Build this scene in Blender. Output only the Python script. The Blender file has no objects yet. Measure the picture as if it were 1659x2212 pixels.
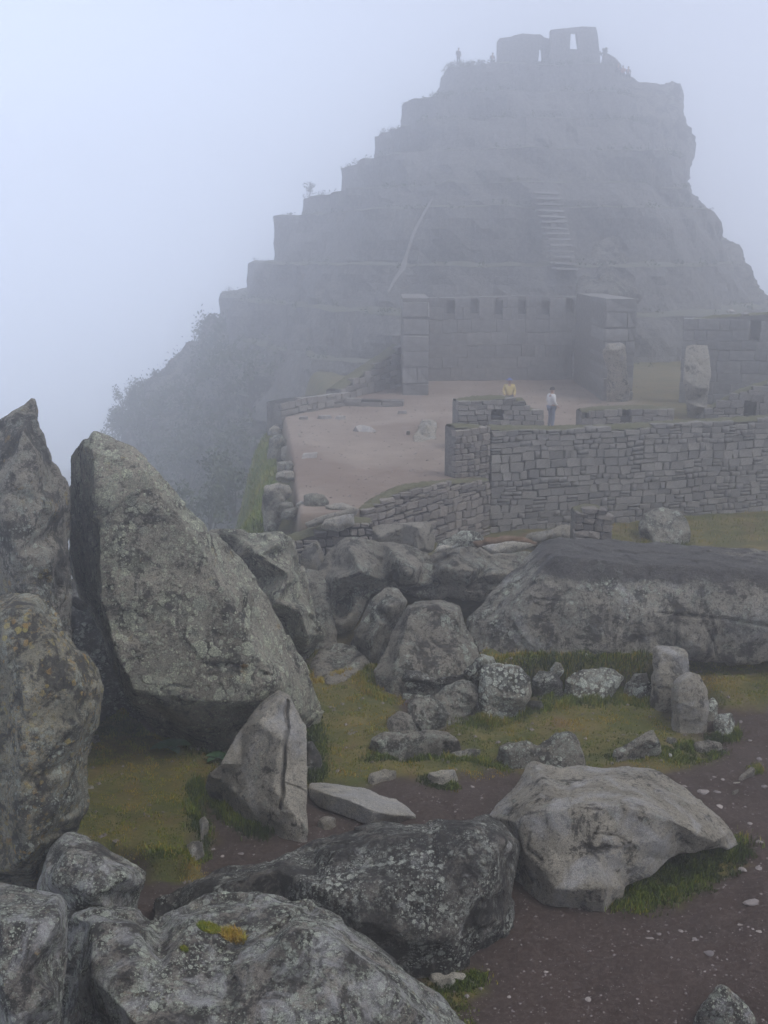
import bpy, bmesh, math, random
import numpy as np
from mathutils import Vector, Matrix, geometry
random.seed(7); RNG = np.random.default_rng(7)
C = bpy.context.scene.collection
SC = bpy.context.scene

# ------------------------------------------------------------------ camera, sky, sun, exposure
CAMZ = 9.2
PITCH = math.radians(13.2)
FOC = 2371.0
CU, CV = 829.5, 1106.0
cam_d = bpy.data.cameras.new('camera'); cam = bpy.data.objects.new('camera', cam_d); C.objects.link(cam)
cam.location = (0, 0, CAMZ); cam.rotation_euler = (math.pi/2 - PITCH, 0, 0)
cam_d.sensor_fit = 'VERTICAL'; cam_d.sensor_height = 24.0; cam_d.lens = 24.0*FOC/2212.0
cam_d.clip_start = 0.1; cam_d.clip_end = 2000
SC.camera = cam
SUN_EL, SUN_AZ = math.radians(60), math.radians(115)     # azimuth from +Y towards +X
w = bpy.data.worlds.new('World'); SC.world = w; w.use_nodes = True
nt = w.node_tree; nt.nodes.clear()
wo = nt.nodes.new('ShaderNodeOutputWorld'); bg = nt.nodes.new('ShaderNodeBackground')
sky = nt.nodes.new('ShaderNodeTexSky'); sky.sky_type = 'NISHITA'; sky.sun_disc = False
sky.sun_elevation = SUN_EL; sky.sun_rotation = SUN_AZ; sky.air_density = 1.0; sky.dust_density = 5.0; sky.altitude = 2400
mx = nt.nodes.new('ShaderNodeMix'); mx.data_type = 'RGBA'; mx.inputs[0].default_value = 0.88
mx.inputs[7].default_value = (7.6, 8.3, 10.9, 1)          # the cloud the ridge stands in
# the cloud is a little brighter towards the open valley on the left
wc = nt.nodes.new('ShaderNodeTexCoord'); dp = nt.nodes.new('ShaderNodeVectorMath'); dp.operation = 'DOT_PRODUCT'; dp.inputs[1].default_value = (-.74, .60, -.95)
mr = nt.nodes.new('ShaderNodeMapRange'); mr.interpolation_type = 'SMOOTHSTEP'; mr.inputs[1].default_value = .15; mr.inputs[2].default_value = 1.0
nt.links.new(wc.outputs['Generated'], dp.inputs[0]); nt.links.new(dp.outputs['Value'], mr.inputs[0])
cm = nt.nodes.new('ShaderNodeMix'); cm.data_type = 'RGBA'; cm.inputs[6].default_value = (6.7, 7.35, 9.1, 1); cm.inputs[7].default_value = (10.0, 11.7, 14.8, 1)
nt.links.new(mr.outputs[0], cm.inputs[0])
sz = nt.nodes.new('ShaderNodeSeparateXYZ'); nt.links.new(wc.outputs['Generated'], sz.inputs[0]); mz_ = nt.nodes.new('ShaderNodeMapRange'); nt.links.new(sz.outputs[2], mz_.inputs[0])
for i_, v_ in ((1, .0), (2, .3), (3, 1.28), (4, .86)): mz_.inputs[i_].default_value = v_
vm = nt.nodes.new('ShaderNodeVectorMath'); vm.operation = 'SCALE'; nt.links.new(cm.outputs[2], vm.inputs[0]); nt.links.new(mz_.outputs[0], vm.inputs['Scale']); nt.links.new(vm.outputs[0], mx.inputs[7])
nt.links.new(sky.outputs[0], mx.inputs[6]); nt.links.new(mx.outputs[2], bg.inputs[0])
bg.inputs[1].default_value = 0.10
nt.links.new(bg.outputs[0], wo.inputs[0])
sd = bpy.data.lights.new('sun', 'SUN'); sun = bpy.data.objects.new('sun', sd); C.objects.link(sun)
sd.energy = 1.5; sd.angle = math.radians(22); sd.color = (1.0, 0.97, 0.93)
sdir = Vector((math.sin(SUN_AZ)*math.cos(SUN_EL), math.cos(SUN_AZ)*math.cos(SUN_EL), math.sin(SUN_EL)))
sun.rotation_euler = sdir.to_track_quat('Z', 'Y').to_euler(); sun.location = (-20, 10, 45)
SC.view_settings.view_transform = 'Standard'; SC.view_settings.look = 'None'
SC.view_settings.exposure = 0.32; SC.view_settings.gamma = 1.0; SC.view_settings.use_curve_mapping = False
SC.render.engine = 'CYCLES'
cy = SC.cycles
cy.volume_bounces = 12; cy.max_bounces = 16; cy.diffuse_bounces = 3; cy.glossy_bounces = 1; cy.transmission_bounces = 2
cy.use_denoising = True; cy.volume_step_rate = 4.0
HAZE = 0.0108

# ------------------------------------------------------------------ picture -> place
cp, sp = math.cos(PITCH), math.sin(PITCH)
def P(u, v, D):                                            # world point at forward distance D on the sight line of a photo point
    du, dv = u-CU, CV-v
    y = FOC*cp + dv*sp; t = D/y
    return np.array([t*du, D, CAMZ + t*(-FOC*sp + dv*cp)])
def proj(X):
    X = np.asarray(X, float); dx = X[..., 0]; dy = X[..., 1]; dz = X[..., 2]-CAMZ
    f = dy*cp - dz*sp; up = dy*sp + dz*cp
    return CU + FOC*dx/f, CV - FOC*up/f
def H(D): return D if D < 69 else 69+(D-69)*1.8           # the hill stands well back
def PZ(u, v, z):                                           # where that sight line meets height z
    du, dv = u-CU, CV-v
    dy, dz = FOC*cp+dv*sp, -FOC*sp+dv*cp
    t = (z-CAMZ)/dz
    return np.array([t*du, t*dy, z])

# ------------------------------------------------------------------ noise
_perm = RNG.permutation(256).astype(np.int64); _perm = np.concatenate([_perm, _perm])
_g = RNG.normal(size=(256, 3)); _g /= np.linalg.norm(_g, axis=1)[:, None]
def noise3(p):
    p = np.asarray(p, float); i = np.floor(p).astype(np.int64); f = p-i; i &= 255
    s = f*f*f*(f*(f*6-15)+10); r = 0
    for a in (0, 1):
        wx = s[:, 0] if a else 1-s[:, 0]; ha = _perm[(i[:, 0]+a) & 255]
        for b in (0, 1):
            wy = s[:, 1] if b else 1-s[:, 1]; hb = _perm[(ha + i[:, 1]+b) & 255]
            for c in (0, 1):
                wz = s[:, 2] if c else 1-s[:, 2]
                g = _g[_perm[(hb + i[:, 2]+c) & 255]]
                r = r + wx*wy*wz*(g[:, 0]*(f[:, 0]-a)+g[:, 1]*(f[:, 1]-b)+g[:, 2]*(f[:, 2]-c))
    return r*1.5
def fbm(p, o=4):
    r = 0; a = 1.0; q = np.array(p, float)
    for k in range(o):
        r = r + a*noise3(q); q = q*2.03 + 17.3; a *= .5
    return r

# ------------------------------------------------------------------ polygons on the ground
def sdf(poly, x, y):                                       # signed distance, positive inside
    poly = np.asarray(poly, float); n = len(poly); d = np.full(x.shape, 1e9); ins = np.zeros(x.shape, bool)
    for k in range(n):
        a = poly[k]; b = poly[(k+1) % n]; e = b-a
        t = np.clip(((x-a[0])*e[0]+(y-a[1])*e[1])/max(e@e, 1e-9), 0, 1)
        d = np.minimum(d, (x-a[0]-t*e[0])**2 + (y-a[1]-t*e[1])**2)
        c = (a[1] <= y) != (b[1] <= y)
        with np.errstate(divide='ignore', invalid='ignore'):
            xi = a[0] + (y-a[1])*e[0]/(e[1] if abs(e[1]) > 1e-12 else 1e-12)
        ins ^= c & (x < xi)
    d = np.sqrt(d); return np.where(ins, d, -d)
def sstep(x, a, b):
    t = np.clip((x-a)/(b-a), 0, 1); return t*t*(3-2*t)
def gpoly(pts, z=0.0): return [tuple(PZ(u, v, z)[:2]) for u, v in pts]

MOUND = gpoly([(60,1560),(240,1500),(350,1590),(500,1640),(470,1680),(432,1740),(445,1800),(410,1815),(440,1860),(330,1862),(240,1830),(60,1840)], .3)
MID = gpoly([(670,1395),(830,1430),(870,1520),(850,1570),(820,1600),(850,1640),(1000,1640),(1070,1655),(1080,1662),(930,1680),(850,1668),(760,1690),(655,1692),(640,1600),(640,1480)], .1)
RING = gpoly([(960,1570),(1020,1550),(1180,1500),(1400,1490),(1450,1560),(1500,1590),(1545,1620),(1400,1660),(1270,1665),(1080,1655),(1000,1640)], .05)
GRIGHT = gpoly([(1440,1410),(1800,1395),(1800,1500),(1560,1512),(1530,1480),(1450,1480)], .2)
LAWN = gpoly([(1240,1100),(1800,1100),(1800,1175),(1400,1175),(1240,1165)], .2)
UNDERJ = gpoly([(1340,1955),(1450,1850),(1600,1815),(1618,1850),(1500,1925),(1400,1962)], 0)
BANK = gpoly([(1035,1370),(1180,1370),(1420,1370),(1422,1428),(1350,1428),(1240,1428),(1150,1428),(1040,1430)], .7)
FOOT = gpoly([(930,2095),(1020,2100),(1040,2150),(1010,2215),(930,2215)], 0)
PLAZA = [(-2.4,29.4),(-1.0,29.6),(-.6,30.5),(0.2,31.55),(1.2,32.75),(2.2,33.95),(3.5,35.4),(3.7,36.0),(12.5,39.2),(60,52),(90,140),(6,140),(1.0,61.5),(-1.9,55.3),(-1.5,53.6),(-4.6,48.8),(-4.3,46.5),(-3.3,38),(-2.8,33)]
EDGE = np.array([[-60,-11],[0,-10.5],[14,-9.5],[22,-8],[27,-4.6],[30,-3.4],[38,-3.9],[47,-4.9],[50,-5.3],[57,-3.2],[66,-3.2],[80,-5],[110,-12],[200,-30]], float)
def gz(x, y):
    x = np.asarray(x, float); y = np.asarray(y, float)
    q = np.stack([x, y, np.zeros_like(x)], -1).reshape(-1, 3)
    n1 = fbm(q*.35, 3).reshape(x.shape); n2 = fbm(q*1.7+9, 3).reshape(x.shape); n3 = fbm(q*.03+4, 3).reshape(x.shape)
    z = .10*n1 + .05*n2
    z = z + .35*sstep(sdf(MOUND, x, y)+.12*n2, -.08, .16)
    z = z + .10*sstep(sdf(MID, x, y)+.1*n2, -.15, .15) + .05*sstep(sdf(RING, x, y), -.3, .3)
    z = z + .12*sstep(sdf(GRIGHT, x, y), -.4, .4)
    z = z + .72*sstep(sdf(BANK, x, y)+.08*n2, -.14, .08)*(1-sstep(y, 24, 26))
    z = z + 1.0*sstep(y, 24.5, 30)*(1-sstep(x, -1, 3)) + .25*sstep(y, 24, 30)*sstep(x, -1, 3)
    sp_ = sdf(PLAZA, x, y)
    z = z*(1-sstep(sp_, -.12, .12)) + (2.2+.05*n1+.02*n2)*sstep(sp_, -.12, .12)
    e = np.interp(y, EDGE[:, 0], EDGE[:, 1])
    d = np.maximum(e-x, 0)
    z = z - (1.1+3.0*sstep(y, 33, 41))*np.where(d < 1, d*d*.5, d-.5)*(1+.15*n3)
    z = z - .7*np.maximum(y-150, 0) - .6*np.maximum(x-48, 0)
    far = sstep(np.hypot(x, y-40), 60, 140)
    return np.maximum(z, -58 + 6*n3) + far*3*n3
def gz1(x, y): return float(gz(np.array([x]), np.array([y]))[0])
_D = np.linspace(5, 75, 1400)
def gD(u, v):                                              # distance at which the sight line meets the ground
    p = np.array([P(u, v, 1.0) for _ in (0,)])[0]; dx, dz = p[0], p[2]-CAMZ
    h = CAMZ + dz*_D - gz(dx*_D, _D)
    k = np.argmax(h < 0)
    return float(_D[k]) if h.min() < 0 else 75.0

# ------------------------------------------------------------------ node materials
def newmat(name):
    m = bpy.data.materials.new(name); m.use_nodes = True; t = m.node_tree
    b = t.nodes['Principled BSDF']; b.inputs['Roughness'].default_value = .92
    b.inputs['Specular IOR Level'].default_value = .25
    return m, t, b
class N:
    def __init__(s, t): s.t = t
    def n(s, typ, **k):
        o = s.t.nodes.new(typ)
        for a, b in k.items(): setattr(o, a, b)
        return o
    def l(s, a, b): s.t.links.new(a, b)
    def noise(s, co, sc, det=6, rough=.6, dist=0):
        o = s.n('ShaderNodeTexNoise'); o.inputs['Scale'].default_value = sc; o.inputs['Detail'].default_value = det
        o.inputs['Roughness'].default_value = rough; o.inputs['Distortion'].default_value = dist; s.l(co, o.inputs['Vector']); return o.outputs['Fac']
    def ramp(s, f, a, b, ca=(0,0,0,1), cb=(1,1,1,1)):
        o = s.n('ShaderNodeValToRGB'); e = o.color_ramp.elements; e[0].position = a; e[1].position = b; e[0].color = ca; e[1].color = cb
        s.l(f, o.inputs[0]); return o.outputs[0]
    def mix(s, f, a, b, mode='MIX'):
        o = s.n('ShaderNodeMix', data_type='RGBA', blend_type=mode)
        for x, i in ((f, 0), (a, 6), (b, 7)):
            if isinstance(x, (int, float)): o.inputs[i].default_value = x
            elif isinstance(x, tuple): o.inputs[i].default_value = (*x[:3], 1)
            else: s.l(x, o.inputs[i])
        return o.outputs[2]
    def m(s, op, a, b=None, c=None):
        o = s.n('ShaderNodeMath', operation=op)
        for i, x in enumerate((a, b, c)):
            if x is None: continue
            if isinstance(x, (int, float)): o.inputs[i].default_value = x
            else: s.l(x, o.inputs[i])
        return o.outputs[0]
    def bump(s, h, dist, strength=1.0, prev=None):
        o = s.n('ShaderNodeBump'); o.inputs['Distance'].default_value = dist; o.inputs['Strength'].default_value = strength
        s.l(h, o.inputs['Height'])
        if prev is not None: s.l(prev, o.inputs['Normal'])
        return o.outputs[0]
    def crust(s, co, sc, thr, warp=.12):                   # round lichen crusts of uneven size; returns mask
        nz = s.n('ShaderNodeTexNoise'); nz.inputs['Scale'].default_value = sc*1.8; nz.inputs['Detail'].default_value = 3; s.l(co, nz.inputs['Vector'])
        sub = s.n('ShaderNodeVectorMath', operation='SUBTRACT'); s.l(nz.outputs['Color'], sub.inputs[0]); sub.inputs[1].default_value = (.5, .5, .5)
        sca = s.n('ShaderNodeVectorMath', operation='SCALE'); s.l(sub.outputs[0], sca.inputs[0]); sca.inputs['Scale'].default_value = warp*6/sc
        add = s.n('ShaderNodeVectorMath', operation='ADD'); s.l(co, add.inputs[0]); s.l(sca.outputs[0], add.inputs[1])
        v = s.n('ShaderNodeTexVoronoi'); v.inputs['Scale'].default_value = sc; s.l(add.outputs[0], v.inputs['Vector'])
        sep = s.n('ShaderNodeSeparateColor'); s.l(v.outputs['Color'], sep.inputs[0])
        r = s.m('MULTIPLY', s.m('POWER', sep.outputs[0], 1.6), thr)
        d = s.m('SUBTRACT', r, v.outputs['Distance'])
        return s.m('MULTIPLY', d, 14.0), sep.outputs[1]
def rockmat(name, base=(.105,.098,.088), light=(.19,.178,.16), dark=(.026,.025,.023), darkamt=.5, lich=.55, lcol=(.36,.38,.31), orange=0.0, sc=1.0, pale=.0, grain=.5, moss=0.0, streak=0.0, top=None):
    base, light = [tuple(c*g for c, g in zip(q, (1.8, 1.74, 1.56))) for q in (base, light)]
    m, t, b = newmat(name); k = N(t); tc = k.n('ShaderNodeTexCoord'); co = tc.outputs['Object']
    oi = k.n('ShaderNodeObjectInfo')
    off = k.n('ShaderNodeVectorMath', operation='ADD'); k.l(co, off.inputs[0])
    comb = k.n('ShaderNodeVectorMath', operation='SCALE'); comb.inputs[0].default_value = (37, 19, 53); k.l(oi.outputs['Random'], comb.inputs['Scale'])
    k.l(comb.outputs[0], off.inputs[1]); co = off.outputs[0]
    big = k.noise(co, .9*sc, 7, .65, .2)
    col = k.mix(k.ramp(big, .35, .68), base, light)
    med = k.noise(co, 5*sc, 8, .75)
    col = k.mix(k.ramp(med, .35, .7), col, k.mix(1.0, col, (1.3, 1.3, 1.28), 'MULTIPLY'))
    # dark organic staining
    dn = k.noise(co, 1.6*sc, 12, .78, .3)
    dm = k.ramp(dn, .60-.2*darkamt, .645-.2*darkamt)
    dn2 = k.noise(co, 11*sc, 8, .8)
    dm2 = k.ramp(dn2, .55-.08*darkamt, .60)
    col = k.mix(k.m('MULTIPLY', dm, .8), col, dark)
    col = k.mix(k.m('MULTIPLY', dm2, .7), col, dark)
    ip = k.m('MULTIPLY', k.ramp(k.noise(co, 6*sc, 12, .8, .3), .56-.07*lich, .60-.07*lich), k.ramp(k.noise(co, 1.1*sc, 6, .65), .45, .6))
    col = k.mix(k.m('MULTIPLY', ip, .8), col, (lcol[0]*.85, lcol[1]*.85, lcol[2]*.86))
    if streak:
        mp = k.n('ShaderNodeMapping'); mp.inputs['Scale'].default_value = (1, 1, .12); k.l(co, mp.inputs['Vector'])
        st = k.ramp(k.noise(mp.outputs[0], 3.5*sc, 8, .7, .5), .52, .68)
        col = k.mix(k.m('MULTIPLY', st, streak), col, (.035, .035, .036))
    # lichen crusts
    hl = None
    cl = k.ramp(k.noise(co, .55*sc, 7, .7), .68-.29*lich, .76-.27*lich)
    for s_, th in ((4.2, .50), (9.0, .52), (21.0, .55)):
        d, rnd = k.crust(co, s_*sc, th*(.55+.6*lich))
        mk = k.n('ShaderNodeClamp'); k.l(d, mk.inputs[0])
        mm = k.m('MULTIPLY', mk.outputs[0], cl)
        speck = k.ramp(k.noise(co, 45*sc, 4, .8), .38, .55, (.4,.4,.4,1), (1.25,1.25,1.25,1))
        lc = k.mix(rnd, lcol, (lcol[0]*.62, lcol[1]*.62, lcol[2]*.66))
        lc = k.mix(1.0, lc, speck, 'MULTIPLY')
        col = k.mix(k.m('MULTIPLY', mm, .95), col, k.mix(1.0, lc, (1.2,1.2,1.18), 'MULTIPLY'))
        hl = mm if hl is None else k.m('MAXIMUM', hl, mm)
    if orange:
        d, rnd = k.crust(co, 7*sc, .62)
        mk = k.n('ShaderNodeClamp'); k.l(d, mk.inputs[0])
        om = k.m('MULTIPLY', mk.outputs[0], k.ramp(k.noise(co, 1.3*sc, 8, .75), .62-.3*orange, .70-.22*orange))
        oc = k.mix(rnd, (.36, .21, .06), (.36, .31, .11))
        om = k.m('MAXIMUM', om, k.m('MULTIPLY', k.ramp(k.noise(co, 9*sc, 10, .8), .60-.08*orange, .64-.08*orange), k.ramp(k.noise(co, .9*sc, 5, .6), .58-.25*orange, .66-.2*orange)))
        col = k.mix(k.m('MULTIPLY', om, .8), col, oc); hl = k.m('MAXIMUM', hl, om)
    if pale:
        ge = k.n('ShaderNodeNewGeometry'); sx = k.n('ShaderNodeSeparateXYZ'); k.l(tc.outputs['Object'], sx.inputs[0])
        pm = k.ramp(k.noise(co, 1.1*sc, 9, .7, .8), .64-.3*pale, .78-.25*pale)
        col = k.mix(k.m('MULTIPLY', pm, .75), col, (.42, .41, .40))
    if moss:
        mm = k.ramp(k.noise(co, 2.2*sc, 9, .75), .72-.25*moss, .76-.2*moss)
        col = k.mix(mm, col, k.mix(k.noise(co, 9), (.07,.075,.02), (.22,.11,.03)))
    if top:                                                # crust or bare stone that covers the upper part: (height, colour, colour)
        sx = k.n('ShaderNodeSeparateXYZ'); k.l(tc.outputs['Object'], sx.inputs[0])
        mz = k.m('ADD', sx.outputs[2], k.m('MULTIPLY', k.m('SUBTRACT', k.noise(co, 1.8*sc, 9, .75), .5), top[3]))
        tz = k.ramp(k.m('SUBTRACT', mz, top[0]), 0, .12)
        col = k.mix(k.m('MULTIPLY', tz, .85), col, k.mix(k.ramp(k.noise(co, 8*sc, 9, .8), .4, .62), top[1], top[2]))
    g = k.ramp(k.noise(co, 60*sc, 3, .8), .32, .68, (1-grain,)*3+(1,), (1+grain*1.3,)*3+(1,))
    col = k.mix(1.0, col, g, 'MULTIPLY')
    k.l(col, b.inputs['Base Color'])
    n1 = k.bump(k.noise(co, 4*sc, 12, .8), .16/sc, 1.0)
    n2 = k.bump(k.noise(co, 24*sc, 8, .8), .035/sc, 1.0, n1)
    n3 = k.bump(hl, .02/sc, .8, n2)
    k.l(n3, b.inputs['Normal'])
    return m
def plainmat(name, c1, c2, sc=8, bump=.02, rnd=.0, rough=.92):
    m, t, b = newmat(name); k = N(t); tc = k.n('ShaderNodeTexCoord'); co = tc.outputs['Object']
    f = k.noise(co, sc, 8, .7)
    col = k.mix(k.ramp(f, .35, .65), c1, c2)
    if rnd:
        oi = k.n('ShaderNodeObjectInfo'); r = k.ramp(oi.outputs['Random'], 0, 1, (1-rnd, 1-rnd, 1-rnd*.9, 1), (1+rnd, 1+rnd*.96, 1+rnd*.9, 1))
        col = k.mix(1.0, col, r, 'MULTIPLY')
    k.l(col, b.inputs['Base Color']); b.inputs['Roughness'].default_value = rough
    if bump: k.l(k.bump(k.noise(co, sc*2.5, 8, .7), bump), b.inputs['Normal'])
    return m
M = {}
M['spire'] = rockmat('granite_lichened', darkamt=.55, lich=.5, orange=.35)
M['orange'] = rockmat('granite_orange_lichen', base=(.085,.082,.066), light=(.17,.16,.13), darkamt=.6, lich=.6, orange=.6, sc=1.7)
M['slab'] = rockmat('granite_spotted', base=(.115,.108,.095), light=(.20,.188,.166), darkamt=.45, lich=1.05, lcol=(.42,.43,.32), orange=.15, sc=.85)
M['grey'] = rockmat('granite_grey', base=(.09,.084,.075), light=(.16,.148,.134), darkamt=.5, lich=.7)
M['dark'] = rockmat('granite_dark', base=(.042,.039,.038), light=(.10,.093,.087), darkamt=.8, lich=.7, sc=1.8, streak=.5, pale=.15, lcol=(.38,.39,.33))
M['fore'] = rockmat('granite_foreground', base=(.05,.046,.043), light=(.155,.143,.133), darkamt=.7, lich=.95, sc=2.2, pale=.5, orange=.1, lcol=(.36,.38,.30))
M['pale'] = rockmat('granite_pale', base=(.135,.126,.113), light=(.235,.22,.20), darkamt=.25, lich=.3, pale=.45)
M['tan'] = rockmat('granite_tan', base=(.112,.103,.09), light=(.195,.181,.16), darkamt=.3, lich=.25, pale=.5, sc=1.3)
M['big'] = rockmat('granite_stained', base=(.09,.083,.076), light=(.165,.155,.14), darkamt=.55, lich=.65, streak=.75, pale=.3)
M['block'] = rockmat('granite_flat_block', base=(.10,.093,.085), light=(.19,.18,.165), darkamt=.5, lich=.65, streak=.8, pale=.35, top=(2.98, (.05,.047,.047), (.11,.103,.098), .9))
M['chalk'] = rockmat('granite_bare_pale', base=(.19,.18,.165), light=(.30,.285,.265), darkamt=.12, lich=.15, pale=.6)
M['white'] = rockmat('granite_crusted', base=(.09,.085,.075), light=(.17,.16,.14), darkamt=.6, lich=1.15, lcol=(.48,.50,.42), moss=.3)
M['smooth'] = rockmat('granite_smooth_cut', base=(.135,.127,.117), light=(.185,.174,.16), darkamt=.15, lich=.1, grain=.2)
M['crag'] = rockmat('crag_rock', base=(.085,.082,.078), light=(.125,.12,.115), darkamt=.5, lich=.3, sc=.25, moss=.4)
M['stone'] = plainmat('wall_stone', (.14,.131,.118), (.285,.265,.237), 7, .03, .26)
M['stone2'] = plainmat('rubble_stone', (.14,.125,.11), (.29,.255,.22), 6, .04, .35)
M['ashlar'] = plainmat('ashlar_stone', (.135,.13,.122), (.24,.232,.22), 3, .02, .13)
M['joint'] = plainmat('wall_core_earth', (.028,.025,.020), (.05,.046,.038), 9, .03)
M['core_pale'] = plainmat('temple_core', (.13,.125,.115), (.19,.18,.17), 3, .03)
M['endface'] = plainmat('wall_end_stonework', (.08,.075,.068), (.22,.205,.185), 5, .06)
M['wallgrass'] = plainmat('wall_top_turf', (.07,.08,.035), (.15,.13,.07), 12, .05)
M['white_stone'] = plainmat('pale_fallen_stone', (.26,.245,.225), (.42,.40,.375), 6, .03, .15)
M['rampstone'] = plainmat('ramp_stone', (.11,.106,.10), (.17,.163,.155), 2, .05)
M['step'] = plainmat('step_stone', (.20,.19,.18), (.30,.285,.27), 8, .02, .1)

# ------------------------------------------------------------------ object helpers
def tag(o, label=None, cat=None, group=None, kind=None):
    if label: o['label'] = label
    if cat: o['category'] = cat
    if group: o['group'] = group
    if kind: o['kind'] = kind
    return o
def mesh_np(name, V, F, mat, smooth=True):                 # V (n,3); F (m,3) or (m,4)
    me = bpy.data.meshes.new(name); V = np.asarray(V, np.float32); F = np.asarray(F, np.int32)
    me.vertices.add(len(V)); me.vertices.foreach_set('co', V.ravel())
    k = F.shape[1]; me.loops.add(F.size); me.loops.foreach_set('vertex_index', F.ravel())
    me.polygons.add(len(F)); me.polygons.foreach_set('loop_start', np.arange(0, F.size, k, dtype=np.int32))
    me.polygons.foreach_set('loop_total', np.full(len(F), k, np.int32))
    me.polygons.foreach_set('use_smooth', np.full(len(F), smooth))
    if mat: me.materials.append(mat)
    me.update(calc_edges=True); me.validate(); return me
def link(name, me, parent=None, loc=None):
    o = bpy.data.objects.new(name, me); C.objects.link(o)
    if loc is not None: o.location = loc
    if parent is not None: o.parent = parent
    return o
def thing(name, label, cat, loc, rz=0, group=None):
    o = bpy.data.objects.new(name, None); C.objects.link(o); o.location = loc; o.rotation_euler = (0, 0, rz); o.empty_display_size = .2
    return tag(o, label, cat, group)

# ------------------------------------------------------------------ boulders
def resample(poly, step):
    out = []
    n = len(poly)
    for i in range(n):
        a = np.array(poly[i]); b = np.array(poly[(i+1) % n]); L = math.hypot(*(b-a)[:2]); k = max(1, int(round(L/step)))
        for j in range(k): out.append(a+(b-a)*j/k)
    return out
def solid_from_outline(out, keys, T, bulge, inset, backin=.8, step=40):
    out = resample(out, step); O = np.array(out); n = len(O)
    area = .5*np.sum(O[:, 0]*np.roll(O[:, 1], -1)-np.roll(O[:, 0], -1)*O[:, 1])
    if area < 0: O = O[::-1].copy()
    area = abs(area)
    r = min(inset, .22*math.sqrt(area))
    t = np.roll(O[:, :2], -1, 0)-np.roll(O[:, :2], 1, 0); t /= np.linalg.norm(t, axis=1)[:, None]+1e-9
    nin = np.stack([-t[:, 1], t[:, 0]], 1)
    keyp = np.array(keys, float).reshape(-1, 3)
    pts = [tuple(p) for p in O]
    I = []
    if bulge:
        q = O[:, :2]+nin*r
        s = sdf(O[:, :2], q[:, 0], q[:, 1])
        for i in range(0, n):
            if s[i] > r*.75 and (len(keyp) == 0 or np.min(np.hypot(keyp[:, 0]-q[i, 0], keyp[:, 1]-q[i, 1])) > r*.9):
                if all(math.hypot(q[i, 0]-a[0], q[i, 1]-a[1]) > r*.45 for a in I): I.append((q[i, 0], q[i, 1], O[i, 2]-bulge))
    allp = pts+I+[tuple(k) for k in keyp]
    v2 = [Vector((p[0], p[1])) for p in allp]
    edges = [(i, (i+1) % n) for i in range(n)]
    V, E, F, ov, oe, of = geometry.delaunay_2d_cdt(v2, edges, [], 1, 1e-4)
    A = np.array(allp); W = []
    for i, q in enumerate(V):
        j = ov[i][0] if ov[i] else int(np.argmin((A[:, 0]-q[0])**2+(A[:, 1]-q[1])**2))
        W.append(P(q[0], q[1], A[j, 2]))
    nf = len(V); faces = [list(f) for f in F]
    # rim index per outline point
    rim = {}
    for i in range(nf):
        for j in ov[i]:
            if j < n: rim[j] = i
    for j in range(n):
        if j not in rim: rim[j] = int(np.argmin([(q[0]-O[j, 0])**2+(q[1]-O[j, 1])**2 for q in V]))
    c = O[:, :2].mean(0); bD = O[:, 2]+T
    V2, E2, F2, ov2, _, _ = geometry.delaunay_2d_cdt([Vector((p[0], p[1])) for p in O], edges, [], 1, 1e-4)
    base = nf; rim2 = {}
    for i, q in enumerate(V2):
        j = ov2[i][0] if ov2[i] else int(np.argmin((O[:, 0]-q[0])**2+(O[:, 1]-q[1])**2))
        for jj in (ov2[i] or [j]): rim2[jj] = base+i
        uv = c+(np.array([q[0], q[1]])-c)*backin
        W.append(P(uv[0], uv[1], bD[j]))
    for j in range(n):
        if j not in rim2: rim2[j] = base+int(np.argmin([(q[0]-O[j, 0])**2+(q[1]-O[j, 1])**2 for q in V2]))
    faces += [[base+i for i in reversed(f)] for f in F2]
    for j in range(n):
        a, b2 = rim[j], rim[(j+1) % n]; c2, d2 = rim2[(j+1) % n], rim2[j]
        if a != b2: faces.append([b2, a, d2, c2])
    return [tuple(x) for x in W], faces
DG = None
def remeshed(V, F, vox, smooth, tmp='tmp'):
    me = bpy.data.meshes.new(tmp); me.from_pydata(V, [], F); me.update()
    bm = bmesh.new(); bm.from_mesh(me); bmesh.ops.triangulate(bm, faces=bm.faces); bmesh.ops.recalc_face_normals(bm, faces=bm.faces); bm.to_mesh(me); bm.free()
    o = bpy.data.objects.new(tmp, me); C.objects.link(o)
    md = o.modifiers.new('r', 'REMESH'); md.mode = 'VOXEL'; md.voxel_size = vox; md.adaptivity = 0
    if smooth:
        ms = o.modifiers.new('s', 'SMOOTH'); ms.factor = .5; ms.iterations = smooth
    dg = bpy.context.evaluated_depsgraph_get(); dg.update()
    e = bpy.data.meshes.new_from_object(o.evaluated_get(dg))
    bpy.data.objects.remove(o); bpy.data.meshes.remove(me)
    nv = len(e.vertices); co = np.empty(nv*3, np.float32); e.vertices.foreach_get('co', co)
    nr = np.empty(nv*3, np.float32); e.vertices.foreach_get('normal', nr)
    return e, co.reshape(-1, 3).astype(float), nr.reshape(-1, 3).astype(float)
TOT = [0]; ROCKS = []
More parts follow.
